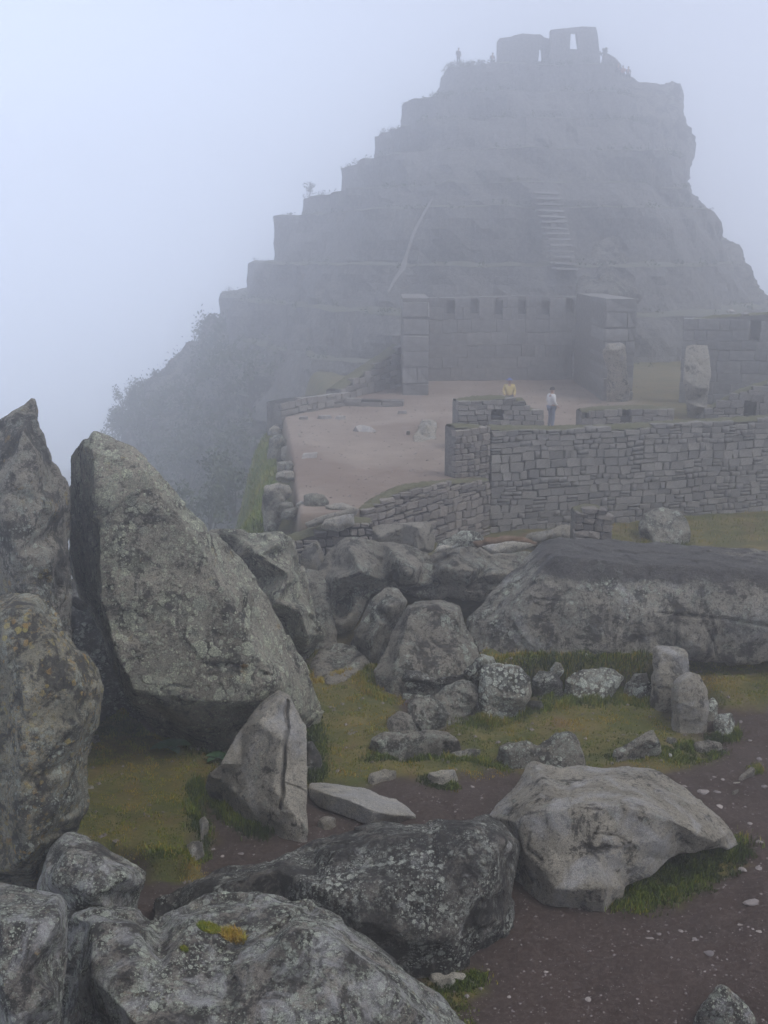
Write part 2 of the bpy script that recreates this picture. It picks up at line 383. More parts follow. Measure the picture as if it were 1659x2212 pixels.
def facets(co, nr, size, slope):                           # fracture planes: each patch of the surface is tilted its own way
    n = len(co); k = int(np.clip(n*.0+np.prod(np.ptp(co, 0)+.01)**(2/3)*3.2/size**2, 4, 160))
    seeds = co[RNG.integers(0, n, k)]; sn = RNG.normal(size=(k, 3)); sn /= np.linalg.norm(sn, axis=1)[:, None]; off = RNG.normal(0, .12*size*slope, k)
    out = np.empty(n); wob = co+np.stack([noise3(co/size*2.2+3), noise3(co/size*2.2+11), noise3(co/size*2.2+23)], 1)*.16*size
    for a in range(0, n, 20000):
        q = wob[a:a+20000]; d = np.sqrt(np.maximum((q*q).sum(1)[:, None]+(seeds*seeds).sum(1)[None]-2*q@seeds.T, 0))
        w_ = np.exp(-np.clip((d-d.min(1)[:, None])*34/size, 0, 40)); w_ /= w_.sum(1)[:, None]
        val = (q@sn.T-(seeds*sn).sum(1)[None])*slope+off[None]
        out[a:a+20000] = (w_*np.clip(val, -.35*size, .35*size)).sum(1)
    return out
def finish_rock(name, V, F, mat, vox, amp, smooth, nsc=1.0, cracks=(), strata=0.0, fac=1.0):
    e, co, nr = remeshed(V, F, vox, smooth)
    if len(co) == 0: print('EMPTY ROCK', name, vox); return None
    q = co/nsc
    d = amp*(.3*fbm(q*.9, 3) + .25*noise3(q*3.1+5) + .18*noise3(q*7.3+9)) - amp*.3*np.abs(noise3(q*1.5+31)) + amp*.1
    d += amp*.16*noise3(q*15+2)
    d += facets(co, nr, .85*nsc, min(.085*fac, amp*1.5/nsc**.3)) + facets(co, nr, .28*nsc, min(.11*fac, amp*1.8/nsc**.3))
    if strata:
        z = q.copy(); z[:, 2] *= 5; d += strata*np.abs(noise3(z*1.3+3))
    co2 = co + nr*d[:, None]
    for line, wpx, dep in cracks:
        u, v = proj(co); best = np.full(len(u), 1e9)
        for (a, b) in zip(line[:-1], line[1:]):
            ex, ey = b[0]-a[0], b[1]-a[1]; tt = np.clip(((u-a[0])*ex+(v-a[1])*ey)/(ex*ex+ey*ey), 0, 1)
            best = np.minimum(best, np.hypot(u-a[0]-tt*ex, v-a[1]-tt*ey))
        ray = co-np.array([0, 0, CAMZ]); ray /= np.linalg.norm(ray, axis=1)[:, None]
        face = (np.sum(nr*ray, 1) < -.05)
        co2 += ray*(np.clip(1-best/wpx, 0, 1)**.7*dep*face)[:, None]
    ctr = co2.mean(0); ctr[2] = co2[:, 2].min()
    e.vertices.foreach_set('co', (co2-ctr).astype(np.float32).ravel())
    e.polygons.foreach_set('use_smooth', np.full(len(e.polygons), True))
    e.materials.clear(); e.materials.append(mat); e.name = name; e.update()
    TOT[0] += len(e.polygons)*2
    return link(name, e, None, ctr)
def R(name, label, cat, mat, out, Dt, Db=None, keys=(), T=1.5, vox=.05, amp=.07, smooth=2, bulge=.25, inset=30, cracks=(), group=None, nsc=1.0, strata=0, backin=.8, kind=None, step=40, hill=False):
    if hill:
        out = [(p[0], p[1], H(p[2])) if len(p) > 2 and p[2] != 'g' else p for p in out]; keys = [(p[0], p[1], H(p[2])) for p in keys]; Dt = H(Dt)
    pre = []
    gs = []
    for p in out:
        if len(p) > 2 and p[2] == 'g':
            D = gD(p[0], p[1]); gs.append((p[1], D))
    if Db is None:
        Db = max(gs)[1] if gs else Dt
    vt = min(p[1] for p in out); vb = max(gs)[0] if gs else max(p[1] for p in out)
    for p in out:
        if len(p) > 2 and p[2] == 'g':
            D = gD(p[0], p[1]); X = P(p[0], p[1], D); X[2] -= .3; u, v = proj(X); pre.append((float(u), float(v), D))
        elif len(p) > 2 and isinstance(p[2], tuple): pre.append((p[0], p[1], float(PZ(p[0], p[1], p[2][1])[1])))
        elif len(p) > 2: pre.append((p[0], p[1], float(p[2])))
        else:
            t = (p[1]-vt)/max(vb-vt, 1); pre.append((p[0], p[1], Dt+(Db-Dt)*min(t, 1.0)))
    V, F = solid_from_outline(pre, [tuple(map(float, k)) for k in keys], T, bulge, inset, backin, step)
    o = finish_rock(name, V, F, M[mat] if isinstance(mat, str) else mat, vox, amp, smooth, nsc, cracks, strata, 1.9 if hill else 1.0)
    if o: tag(o, label, cat, group, kind); ROCKS.append((o, label))
    return o

# ================================================================== THE SETTING
# ground sheet
def axis(lo, hi, st, far_lo, far_hi, gr=1.12):
    a = list(np.arange(lo, hi+1e-6, st)); s = st; x = hi
    while x < far_hi: s *= gr; x += s; a.append(min(x, far_hi))
    s = st; x = lo; pre = []
    while x > far_lo: s *= gr; x -= s; pre.append(max(x, far_lo))
    return np.array(pre[::-1]+a)
gxs = axis(-7.5, 9.0, .085, -300, 300, 1.06); gys = axis(11.0, 37, .085, -40, 330, 1.035)
GX, GY = np.meshgrid(gxs, gys); GZ = gz(GX, GY)
nx, ny = len(gxs), len(gys)
V = np.stack([GX.ravel(), GY.ravel(), GZ.ravel()], 1)
idx = np.arange(nx*ny).reshape(ny, nx)
F = np.stack([idx[:-1, :-1].ravel(), idx[:-1, 1:].ravel(), idx[1:, 1:].ravel(), idx[1:, :-1].ravel()], 1)
def grassness(x, y):
    q = np.stack([x, y, x*0], -1).reshape(-1, 3); n = fbm(q*1.3+3, 3).reshape(x.shape)*.25; n2 = fbm(q*6, 2).reshape(x.shape)*.06
    g = np.zeros(x.shape)
    for poly, s in ((MOUND, .12), (MID, .2), (RING, .25), (GRIGHT, .3), (LAWN, .6), (UNDERJ, .12), (BANK, .1), (FOOT, .1)):
        g = np.maximum(g, sstep(sdf(poly, x, y)+n+n2, -s, s))
    e = np.interp(y, EDGE[:, 0], EDGE[:, 1])
    g = np.maximum(g, sstep(e+.1-x, -.3, .3)*(.75+.5*n))
    sp_ = sdf(PLAZA, x, y)
    g = np.maximum(g, sstep(y, 24.5, 26)*(1-sstep(sp_, -.1, .1))*.9)
    g = np.maximum(g, sstep(y, 66, 72))
    g = np.maximum(g, sstep(y, 38, 45)*sstep(x, 11, 13)*.8)
    return g
def plazaness(x, y): return sstep(sdf(PLAZA, x, y), -.1, .1)
m, t, b = newmat('ground_earth_and_turf'); k = N(t); tc = k.n('ShaderNodeTexCoord'); co = tc.outputs['Object']
at = k.n('ShaderNodeAttribute', attribute_name='grass'); ap = k.n('ShaderNodeAttribute', attribute_name='plaza')
dirt = k.mix(k.ramp(k.noise(co, 1.2, 9, .7), .3, .7), (.030,.019,.0145), (.060,.040,.031))
dirt = k.mix(k.ramp(k.noise(co, 14, 6, .75), .45, .75), dirt, (.115,.088,.074))
dirt = k.mix(k.ramp(k.noise(co, .6, 7, .7), .5, .66), dirt, k.mix(1., dirt, (.62,.60,.58), 'MULTIPLY'))
dirt = k.mix(k.ramp(k.noise(co, 38, 3, .8), .55, .75), dirt, (.035,.027,.026))
d_, rn = k.crust(co, 13, .28, .25); cl_ = k.n('ShaderNodeClamp'); k.l(d_, cl_.inputs[0])
dirt = k.mix(k.m('MULTIPLY', cl_.outputs[0], k.ramp(rn, .5, .9)), dirt, (.20,.175,.165))
plz = k.mix(k.ramp(k.noise(co, .5, 9, .7), .35, .65), (.20,.155,.122), (.29,.235,.19))
plz = k.mix(k.ramp(k.noise(co, .18, 4, .6), .45, .65), plz, (.18,.13,.10))
gr = k.mix(k.ramp(k.noise(co, 1.1, 8, .7), .4, .62), (.09,.10,.018), (.22,.17,.05))
gr = k.mix(k.ramp(k.noise(co, .7, 7, .7, .5), .55, .7), gr, (.17,.095,.04))
gr = k.mix(k.ramp(k.noise(co, 22, 6, .8), .4, .7), k.mix(1., gr, (.5,.5,.5), 'MULTIPLY'), gr)
col = k.mix(ap.outputs['Fac'], dirt, plz); col = k.mix(at.outputs['Fac'], col, gr)
k.l(col, b.inputs['Base Color']); b.inputs['Roughness'].default_value = .95
n1 = k.bump(k.noise(co, 9, 8, .7), .03, .9); n2 = k.bump(k.noise(co, 60, 4, .8), .012, .8, n1); n3 = k.bump(cl_.outputs[0], .012, .6, n2)
k.l(n3, b.inputs['Normal']); M['ground'] = m
me = mesh_np('ground', V, F, m)
for nm, fn in (('grass', grassness), ('plaza', plazaness)):
    a = me.attributes.new(nm, 'FLOAT', 'POINT'); a.data.foreach_set('value', fn(GX, GY).ravel().astype(np.float32))
tag(link('ground', me), 'ground of brown dirt path, turf patches and pinkish earth court', kind='structure')

# haze: one closed box around everything
bm = bmesh.new(); bmesh.ops.create_cube(bm, size=1); me = bpy.data.meshes.new('haze'); bm.to_mesh(me); bm.free()
hz = link('haze', me, None, (0, 145, -14.5)); hz.scale = (612, 384, 103); tag(hz, 'pale mountain mist filling the air', kind='stuff')
m = bpy.data.materials.new('mist'); m.use_nodes = True; t = m.node_tree; t.nodes.clear()
o_ = t.nodes.new('ShaderNodeOutputMaterial'); pv = t.nodes.new('ShaderNodeVolumePrincipled'); pv.inputs['Density'].default_value = HAZE
pv.inputs['Color'].default_value = (.985, .985, 1.0, 1); pv.inputs['Anisotropy'].default_value = .80
t.links.new(pv.outputs[0], o_.inputs['Volume']); me.materials.append(m)

# ---- the terraced hill
TERR = [(965,150,.0),(873,232,0),(815,298,0),(740,365,0),(658,432,0),(595,475,0),(540,568,0),(480,635,0),(440,700,0),(385,768,0)]
ords = ['topmost', 'second', 'third', 'fourth', 'fifth', 'sixth', 'seventh', 'eighth', 'ninth', 'tenth']
XR = [20, 21, 22, 23, 24, 25, 26, 27, 28, 29]
def slope_y(z): return 69 + max(z-2.2, -2)*1.84
M['terrwall'] = plainmat('terrace_stonework', (.085,.081,.076), (.23,.22,.205), 3.5, .25)
M['turf'] = plainmat('terrace_turf', (.085,.09,.062), (.17,.165,.13), 2.5, .1)
HY = H(98.0)
for i, (u, v, _) in enumerate(TERR):
    p = P(u, v, HY); zt = p[2]; xl = p[0]; xr = 14.8+(XR[i]-12)*1.23; xc = 14.8
    zb = P(TERR[i+1][0], TERR[i+1][1], HY)[2]-1.2 if i < 9 else zt-25
    yf = slope_y(zt)+.5 if i else HY-3.0
    if i == 0: TOPZ = zt
    ring = []
    for a in np.linspace(0, math.pi, 120):
        ca, sa = math.cos(a), math.sin(a); x = xc + ((xr-xc) if ca > 0 else (xc-xl))*np.sign(ca)*abs(ca)**.75
        y = HY-(HY-yf)*abs(sa)**(.9 if ca > 0 else .9+.14*i)
        ring.append((x, y))
    ring += [(xl, HY+22), (xr, HY+22)][::1]
    ring = [(r[0], r[1]) for r in ring]
    ring = resample([(a_, b_, 0) for a_, b_ in ring], .7); n = len(ring)
    lv = 7; V = []; F = []
    c = np.array([xc, HY+6])
    for j in range(lv+1):
        h = j/lv; z = zb+(zt-zb)*h
        for r in ring:
            out = (np.array(r[:2])-c); out /= np.linalg.norm(out); q = np.array(r[:2])+out*(1-h)*(.35+2.2*float(sstep(HY-r[1], 5, 14)*(sstep(r[0], -6, 6) if i < 5 else sstep(r[0], -18, -6)))); V.append((q[0], q[1], z))
    V = np.array(V)
    nn = (fbm(V*.13+i*3, 4)*2.2+noise3(V*.5+i)*.5)*(.25+.75*sstep(HY-V[:, 1], 3, 9))+noise3(V*1.3)*.2
    outv = V[:, :2]-c; outv /= np.linalg.norm(outv, axis=1)[:, None]; V[:, :2] += outv*nn[:, None]
    top = np.arange(lv*n, lv*n+n); V[top, 2] += fbm(V[top]*.4, 3)*.18
    V = [tuple(x) for x in V]
    for j in range(lv):
        for k_ in range(n): F.append((j*n+k_, j*n+(k_+1) % n, (j+1)*n+(k_+1) % n, (j+1)*n+k_))
    root = thing('terrace', f"{ords[i]} stone terrace of the misty hill counted down from the summit ruin", 'terrace', (xl+2, HY, zb), 0, 'terraces stepping up the hill')
    off = np.array([xl+2, HY, zb])
    F = [tuple(reversed(f)) if False else f for f in F]
    w_ = mesh_np('terrace_wall', np.array(V)-off, F, M['terrwall'], False); link('retaining_wall', w_, root)
    # turf on top: rings towards the middle, slightly domed
    VT = []; FT = []
    for s, dz in ((1.0, .03), (.985, .12), (.95, .16), (.85, .3), (.5, .5)):
        for k_ in top: q = np.array(V[k_]); xy = c+(q[:2]-c)*s; VT.append((xy[0], xy[1], q[2]+dz))
    VT = np.array(VT); VT[n:, 2] += fbm(VT[n:]*.6, 3)*.15
    for j in range(4):
        for k_ in range(n): FT.append((j*n+k_, j*n+(k_+1) % n, (j+1)*n+(k_+1) % n, (j+1)*n+k_))
    link('turf_top', mesh_np('terrace_turf', VT-off, FT, M['turf']), root)

R('crag', 'tall bare crag forming the steep right side of the misty hill', 'crag', 'crag',
  [(1170,260,97),(1250,190,98),(1360,180,99),(1452,182,99),(1456,235,98),(1472,262,98),(1486,300,98),(1481,340,97),(1474,370,97),(1476,400,97),(1492,416,96),(1496,436,96),(1520,455,95),(1526,482,95),(1555,496,94),(1561,520,94),(1588,540,92),(1592,572,92),(1618,592,90),(1622,622,90),(1660,652,88),(1740,700,86),(1800,900,84),(1300,900,76),(1330,700,74),(1290,560,80),(1240,420,86)],
  98, keys=[(1350,300,93),(1420,260,95),(1400,450,88),(1450,560,83),(1500,700,77),(1380,600,80),(1400,760,74),(1600,760,80),(1550,620,86)], hill=True, T=12, vox=.38, amp=.7, nsc=4, bulge=1.5, inset=40, smooth=1, strata=.5)
R('cliff', 'shaded cliff falling away into mist below the left end of the terraces', 'cliff', 'crag',
  [(620,700,86),(520,690,90),(445,696,93),(420,735,93),(388,768,93),(345,815,92),(300,850,91),(280,900,90),(262,960,89),(258,1100,87),(250,1350,84),(560,1350,72),(610,1000,74),(640,850,78),(650,760,82)],
  93, keys=[(450,850,84),(400,950,83),(520,800,82),(480,1050,78),(560,900,78),(350,1050,85),(520,1150,75)], hill=True, T=14, vox=.42, amp=1.2, nsc=5, bulge=1.5, inset=40, smooth=1, strata=.6)
R('rock_outcrop', 'pale rock outcrop beside the long flight of steps on the hill', 'rock', 'crag',
  [(1240,640,72),(1258,590,75),(1290,530,79),(1312,508,80),(1335,540,78),(1350,600,76),(1385,650,72),(1300,665,70)], 79, keys=[(1300,580,74),(1320,620,71.5)], hill=True, T=6, vox=.2, amp=.35, nsc=2, bulge=.5)

# ---- masonry
def stone_meshes(n, jit, bev, mat):
    out = []
    for i in range(n):
        bm = bmesh.new(); bmesh.ops.create_cube(bm, size=1)
        for v_ in bm.verts: v_.co += Vector([random.uniform(-jit, jit) for _ in range(3)])*Vector((1, .3, 1)).x
        bmesh.ops.bevel(bm, geom=list(bm.edges)+list(bm.verts), offset=bev, segments=1, affect='EDGES')
        for v_ in bm.verts: v_.co += Vector([random.uniform(-.02, .02) for _ in range(3)])
        me = bpy.data.meshes.new('stone'); bm.to_mesh(me); bm.free()
        me.polygons.foreach_set('use_smooth', np.full(len(me.polygons), True)); me.materials.append(mat); out.append(me)
    return out
ST = {'stone': stone_meshes(30, .085, .055, M['stone']), 'stone2': stone_meshes(30, .13, .12, M['stone2']), 'ashlar': stone_meshes(16, .015, .03, M['ashlar'])}
for q_ in ST['ashlar']+ST['stone']+ST['stone2']: q_.polygons.foreach_set('use_smooth', np.full(len(q_.polygons), False))
def masonry(name, label, cat, A, B, top, bot, thick, hr, wr, kind='stone', coremat=None, holes=(), cap=300, group=None, turf=True, corner=False, tilt=.0, gap=.018, face=.12, coreset=.05, ends=True):
    """A, B: plan end points seen from the camera side, left to right; top(s), bot(s): heights along it; stones are laid in uneven courses."""
    A = np.array(A, float); B = np.array(B, float); L = np.linalg.norm(B-A); ang = math.atan2(*(B-A)[::-1])
    z0 = min(bot(s) for s in np.linspace(0, L, 30)); root = thing(name, label, cat, (A[0], A[1], z0), ang, group)
    ztop = max(top(s) for s in np.linspace(0, L, 60))
    stones = []
    z = z0; 
    wav = lambda s, zz: .03*math.sin(s*1.3+zz*2.1)+.02*math.sin(s*3.1+zz)
    while z < ztop:
        h = random.uniform(*hr); s = -random.uniform(0, .2) if not ends else 0.0
        while s < L-.05:
            w_ = min(random.uniform(*wr), L-s) if ends else random.uniform(*wr)
            if L-s-w_ < wr[0]*.5 and ends: w_ = L-s
            mid = s+w_/2; zc = z+h/2+wav(mid, z)
            sub = [(zc, h)]
            if random.random() < .13 and h > .16 and kind != 'ashlar': sub = [(zc-h*.26, h*.48), (zc+h*.26, h*.48)]
            for zc_, hh in sub:
                segs = [(s, s+w_)]
                for a, b_, c_, d_ in holes:
                    if c_-hh*.35 < zc_ < d_+hh*.35:
                        nx_ = []
                        for p_, q_ in segs:
                            if q_ <= a or p_ >= b_: nx_.append((p_, q_)); continue
                            if a-p_ > .1: nx_.append((p_, a))
                            if q_-b_ > .1: nx_.append((b_, q_))
                        segs = nx_
                for p_, q_ in segs:
                    md_ = (p_+q_)/2; tp = top(min(max(md_, 0), L)); bt = bot(min(max(md_, 0), L))
                    if zc_+hh*.2 < tp and zc_+hh*.5 > bt: stones.append((md_, zc_, q_-p_-gap, hh-gap))
            s += w_
        z += h
    stones.sort(key=lambda q: -q[2]*q[3])
    ms = ST[kind]; rest = []
    for i, (s, zc, w_, h) in enumerate(stones):
        f = face*random.uniform(.5, 1.0); me = random.choice(ms); dep = thick*.45
        loc = Vector((s, dep/2-f*.5, zc-z0)); ro = (0, random.gauss(0, tilt), 0); sc_ = (w_*random.choice((-1, 1)) if False else w_, dep, h)
        if i < cap:
            o = bpy.data.objects.new('stone', me); C.objects.link(o); o.parent = root; o.location = loc; o.rotation_euler = ro; o.scale = sc_
        else: rest.append((me, loc, ro, sc_))
    if rest:
        bm = bmesh.new()
        for me, loc, ro, sc_ in rest:
            n0 = len(bm.verts); bm.from_mesh(me); bm.verts.ensure_lookup_table()
            mt = Matrix.Translation(loc) @ Matrix.Rotation(ro[1], 4, 'Y') @ Matrix.Diagonal((*sc_, 1))
            for v_ in bm.verts[n0:]: v_.co = mt @ v_.co
        me = bpy.data.meshes.new('small_stones'); bm.to_mesh(me); bm.free(); me.materials.append(M[kind]) if not me.materials else None
        me.polygons.foreach_set('use_smooth', np.full(len(me.polygons), True))
        o = link('small_stones', me, root); o['kind'] = 'stuff'
    # core behind the stones, open at the holes
    ns = max(8, int(L/.12)); nz = max(4, int((ztop-z0)/.12)); S = np.linspace(.01, L-.01, ns+1)
    V = []; F = []; vid = {}; MI = []
    def vert(i, frac, y):
        key = (i, round(frac, 4), y)
        if key not in vid:
            s = S[i]; tp = top(s)-.06; bt = bot(s)-.25; vid[key] = len(V); V.append((s, y, bt+(tp-bt)*frac-z0))
        return vid[key]
    def hole(i, j):
        s = (S[i]+S[i+1])/2; tp = top(s)-.06; bt = bot(s)-.25; z_ = bt+(tp-bt)*(j+.5)/nz
        return any(a < s < b_ and c_ < z_ < d_ for a, b_, c_, d_ in holes)
    yb = thick
    for i in range(ns):
        for j in range(nz):
            f0, f1 = j/nz, (j+1)/nz; hl = hole(i, j)
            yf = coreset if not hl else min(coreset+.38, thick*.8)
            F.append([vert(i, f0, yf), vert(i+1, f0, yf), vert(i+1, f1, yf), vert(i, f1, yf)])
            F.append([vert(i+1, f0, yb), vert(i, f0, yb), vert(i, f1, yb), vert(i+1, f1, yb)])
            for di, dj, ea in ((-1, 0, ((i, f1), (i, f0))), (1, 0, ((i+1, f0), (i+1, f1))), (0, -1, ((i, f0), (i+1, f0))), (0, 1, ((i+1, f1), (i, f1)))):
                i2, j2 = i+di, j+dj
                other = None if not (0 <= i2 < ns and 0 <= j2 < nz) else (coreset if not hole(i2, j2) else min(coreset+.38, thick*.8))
                if other is None: other = yb
                if other > yf:
                    (a0, g0), (a1, g1) = ea
                    F.append([vert(a0, g0, yf), vert(a0, g0, other), vert(a1, g1, other), vert(a1, g1, yf)])
                    if di and other == yb: MI.append(len(F)-1)
    me = bpy.data.meshes.new('core'); me.from_pydata(V, [], F)
    for q_ in MI: me.polygons[q_].material_index = 1
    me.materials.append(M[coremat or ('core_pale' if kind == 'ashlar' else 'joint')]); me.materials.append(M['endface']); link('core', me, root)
    if turf:
        V = []; F = []
        ys = [.03, .12, thick*.5, thick-.1, thick]; dz = [-.03, .05, .09, .05, -.03]
        for i in range(ns+1):
            for y, d in zip(ys, dz):
                V.append((S[i], y, top(S[i])-.05-z0+d+random.uniform(-.025, .03)))
        for i in range(ns):
            for j in range(4): F.append([i*5+j, (i+1)*5+j, (i+1)*5+j+1, i*5+j+1])
        me = bpy.data.meshes.new('turf_cap'); me.from_pydata(V, [], F); me.materials.append(M['wallgrass'])
        me.polygons.foreach_set('use_smooth', np.full(len(me.polygons), True)); link('turf_cap', me, root)
    return root
def lin(*pts):
    xs = [p[0] for p in pts]; zs = [p[1] for p in pts]
    return lambda s: float(np.interp(s, xs, zs))

# main wall across the right
pA, pB = P(1062, 925, 35.3), P(1800, 900, 39.2); LW = math.hypot(pB[0]-pA[0], pB[1]-pA[1])
def topz(us, vs, A, B):                                   # heights along a wall from photo points on its top or foot line
    A = np.array(A[:2]); B = np.array(B[:2]); d = (B-A)/np.linalg.norm(B-A); r = []
    for u, v in zip(us, vs):
        q = P(u, v, 1.0); X, Z = q[0], q[2]-CAMZ
        # solve X*D = A.x + s*d.x ; D = A.y + s*d.y
        s = (A[0]-X*A[1])/(X*d[1]-d[0]); D = A[1]+s*d[1]; r.append((s, CAMZ+Z*D))
    r.sort(); return lin(*r)
masonry('stone_wall', 'long coursed grey stone wall across the right behind the big dark boulder', 'wall', pA[:2], pB[:2],
        topz([1062,1200,1330,1450,1560,1659,1800], [925,926,924,916,910,904,896], pA, pB), topz([1062,1200,1320,1500,1659,1800], [1165,1142,1120,1112,1110,1108], pA, pB),
        .8, (.17,.31), (.2,.58), 'stone', tilt=.03, gap=.02)
# end face of that wall, running away from the camera
pC = P(985, 1036, 37.6)
masonry('stone_wall', 'pale rough end face of the long wall running back beside the earth court', 'wall', (2.27, 34.55), (pA[0]-.06, 35.25),
        topz([985,1000,1062], [921,919,925], (2.27, 34.55), (pA[0]-.06, 35.25)), lambda s: 1.5, .6, (.14,.24), (.16,.34), 'stone2', gap=.012, tilt=.05)
# second wall block behind it
qA, qB = P(990, 870, 40.0), P(1176, 880, 40.6)
masonry('stone_wall', 'short thick wall stub with a square niche behind the near end of the long wall', 'wall', qA[:2], qB[:2],
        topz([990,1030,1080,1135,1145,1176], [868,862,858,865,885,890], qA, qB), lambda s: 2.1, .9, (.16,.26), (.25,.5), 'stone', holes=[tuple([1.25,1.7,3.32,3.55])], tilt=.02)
qA, qB = P(1258, 885, 45), P(1456, 885, 45.6)
masonry('stone_wall', 'low broken wall showing two dark niches above the long wall', 'wall', qA[:2], qB[:2],
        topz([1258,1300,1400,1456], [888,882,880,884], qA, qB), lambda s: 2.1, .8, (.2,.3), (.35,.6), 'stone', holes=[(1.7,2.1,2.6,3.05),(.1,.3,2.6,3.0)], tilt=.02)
qA, qB = P(1522, 890, 43.5), P(1800, 820, 42.5)
masonry('stone_wall', 'sloping dark wall rising towards the right edge of the view with one niche', 'wall', qA[:2], qB[:2],
        topz([1522,1545,1560,1600,1640,1659,1800], [892,875,868,845,832,826,800], qA, qB), lambda s: 2.1, .8, (.18,.3), (.3,.6), 'stone', holes=[(1.5,1.95,3.0,3.4)], tilt=.02)
# rubble wall holding up the court, left of the long wall
yA, yB = (-.55, 30.3), (pA[0]-.04, 35.0)
masonry('rubble_wall', 'grass topped rubble wall stepping down from the long wall below the earth court', 'wall', yA, yB,
        topz([775,800,830,870,920,980,1058], [1114,1096,1078,1056,1046,1041,1036], yA, yB), lambda s: .1, .5, (.17,.32), (.22,.55), 'stone2', tilt=.08, gap=.03)
yA, yB = (-3.2, 28.7), (-.3, 29.2)
masonry('rubble_wall', 'low tumbled rubble wall with a leaning stone beam on top', 'wall', yA, yB,
        topz([628,700,740,800], [1168,1145,1128,1130], yA, yB), lambda s: .1, .8, (.14,.28), (.18,.45), 'stone2', tilt=.12, gap=.04)
R('stone_beam', 'long grey stone beam lying aslant on the low tumbled wall', 'stone', 'smooth', [(657,1130),(700,1112),(768,1095),(776,1100),(772,1112),(720,1124),(665,1141)], 28.9, T=.35, vox=.03, amp=.02, bulge=.05, inset=8, step=15)
R('stone_block', 'reddish rounded block under the leaning stone beam', 'stone', 'tan', [(692,1140),(700,1122),(735,1112),(765,1108),(768,1135),(730,1150)], 28.6, T=.4, vox=.03, amp=.03, bulge=.08, inset=10, step=15)
# main temple of three walls
tA, tB = P(925, 820, 62.5), P(1300, 820, 63.2)
def zt(v, D): return P(1100, v, D)[2]
holes = []
LT = math.hypot(tB[0]-tA[0], tB[1]-tA[1]); pxs = LT/375.0
for uc in (970, 1022, 1072, 1122, 1172, 1225, 1280):
    s = (uc-925)*pxs; holes.append((s-.24, s+.24, zt(678, 62.8), zt(648, 62.8)))
holes.append(((1225-925)*pxs-.2, (1225-925)*pxs+.25, 2.3, zt(752, 62.8)))
T0 = zt(818, 62.8)
masonry('temple_wall', 'rear wall of the roofless temple with a row of small niches near its top', 'wall', tA[:2], tB[:2], lin((0, zt(642,62.8)), (LT*.5, zt(637,62.8)), (LT, zt(640,62.8))),
        lambda s: T0-.1, 1.0, (.45,.8), (.6,1.5), 'ashlar', holes=holes, turf=False, gap=.014, face=.05)
tA2, tB2 = P(868, 858, 55.5), P(930, 822, 62.3)
masonry('temple_wall', 'left side wall of the roofless temple ending in an upright block', 'wall', (.93, 56.0), (2.28, 56.0), topz([868,926], [642,642], (.93, 56.0), (2.28, 56.0)),
        lambda s: 2.1, 6.3, (.5,.9), (.7,1.5), 'ashlar', turf=False, gap=.03)
tA3 = P(1306, 890, 50.8); tB3 = P(1366, 890, 51.0)
masonry('temple_wall', 'right side wall of the roofless temple with an upright pale end', 'wall', (10.75, 54.0), (12.25, 54.0), topz([1300,1366], [644,644], (10.75, 54.0), (12.25, 54.0)),
        lambda s: 2.1, 8.4, (.5,.9), (.7,1.4), 'ashlar', turf=False, gap=.03)
R('standing_stone', 'tall pale upright block at the near end of the temple right wall', 'stone', 'pale', [(1312,742),(1340,738),(1352,745),(1354,800),(1364,866,'g'),(1310,868,'g'),(1312,800),(1300,760)], 52, T=.8, vox=.05, amp=.05, bulge=.1)
# three-window building at the right edge
tA4, tB4 = P(1476, 890, 49.0), P(1534, 890, 49.0)
R('standing_stone', 'broad grey upright slab at the left corner of the windowed wall', 'stone', 'smooth', [(1480,745),(1530,742),(1536,800),(1528,880),(1524,912,'g'),(1484,900,'g'),(1476,820)], 49, T=.9, vox=.05, amp=.05, bulge=.1)
wA, wB = P(1470, 800, 53), P(1800, 800, 50.5)
LWn = math.hypot(wB[0]-wA[0], wB[1]-wA[1])
def sU(u): return (u-1470)*LWn/330.0
masonry('temple_wall', 'tall ashlar wall with a window niche at the right edge behind the long wall', 'wall', wA[:2], wB[:2],
        topz([1470,1500,1540,1600,1659,1800], [700,690,684,680,676,672], wA, wB), lambda s: 2.1, 1.0, (.38,.6), (.5,1.2), 'ashlar', holes=[(sU(1617), sU(1640), 5.3, 6.2), (sU(1720), sU(1745), 5.3, 6.2)], gap=.02)
for u0, v0 in ((1600, 678), (1568, 672)):
    R('loose_stone', 'small white stone lying on top of the ashlar wall, '+('larger right one' if u0 == 1600 else 'smaller left one'), 'stone', 'white_stone', [(u0,v0),(u0+8,v0-6),(u0+17,v0-3),(u0+20,v0+3),(u0+4,v0+5)], 51.5, T=.3, vox=.03, amp=.03, bulge=.05, inset=5, step=8)
# ruin on the summit
DS = H(100.0)
def polywall(name, outline, holes, thick, D, mat, parent, off):
    loops = [[Vector((*P(u, v, D)[[0, 2]], 0)) for u, v in lp] for lp in [outline]+holes]
    tris = geometry.tessellate_polygon(loops); pts = [p for lp in loops for p in lp]; n = len(pts)
    V = [(p.x-off[0], D-off[1], p.y-off[2]) for p in pts]+[(p.x-off[0], D+thick-off[1], p.y-off[2]) for p in pts]
    F = [tuple(t_) for t_ in tris]+[tuple(i+n for i in reversed(t_)) for t_ in tris]; k0 = 0
    for lp in loops:
        m_ = len(lp)
        for i in range(m_): F.append((k0+i, k0+(i+1) % m_, k0+(i+1) % m_+n, k0+i+n))
        k0 += m_
    me = bpy.data.meshes.new(name); me.from_pydata(V, [], F); me.materials.append(mat)
    bm = bmesh.new(); bm.from_mesh(me); bmesh.ops.recalc_face_normals(bm, faces=bm.faces); bm.to_mesh(me); bm.free()
    return link(name, me, parent)
b0 = P(1185, 175, DS); root = thing('summit_ruin', 'roofless ruin on the very summit with two window openings showing sky', 'ruin', b0)
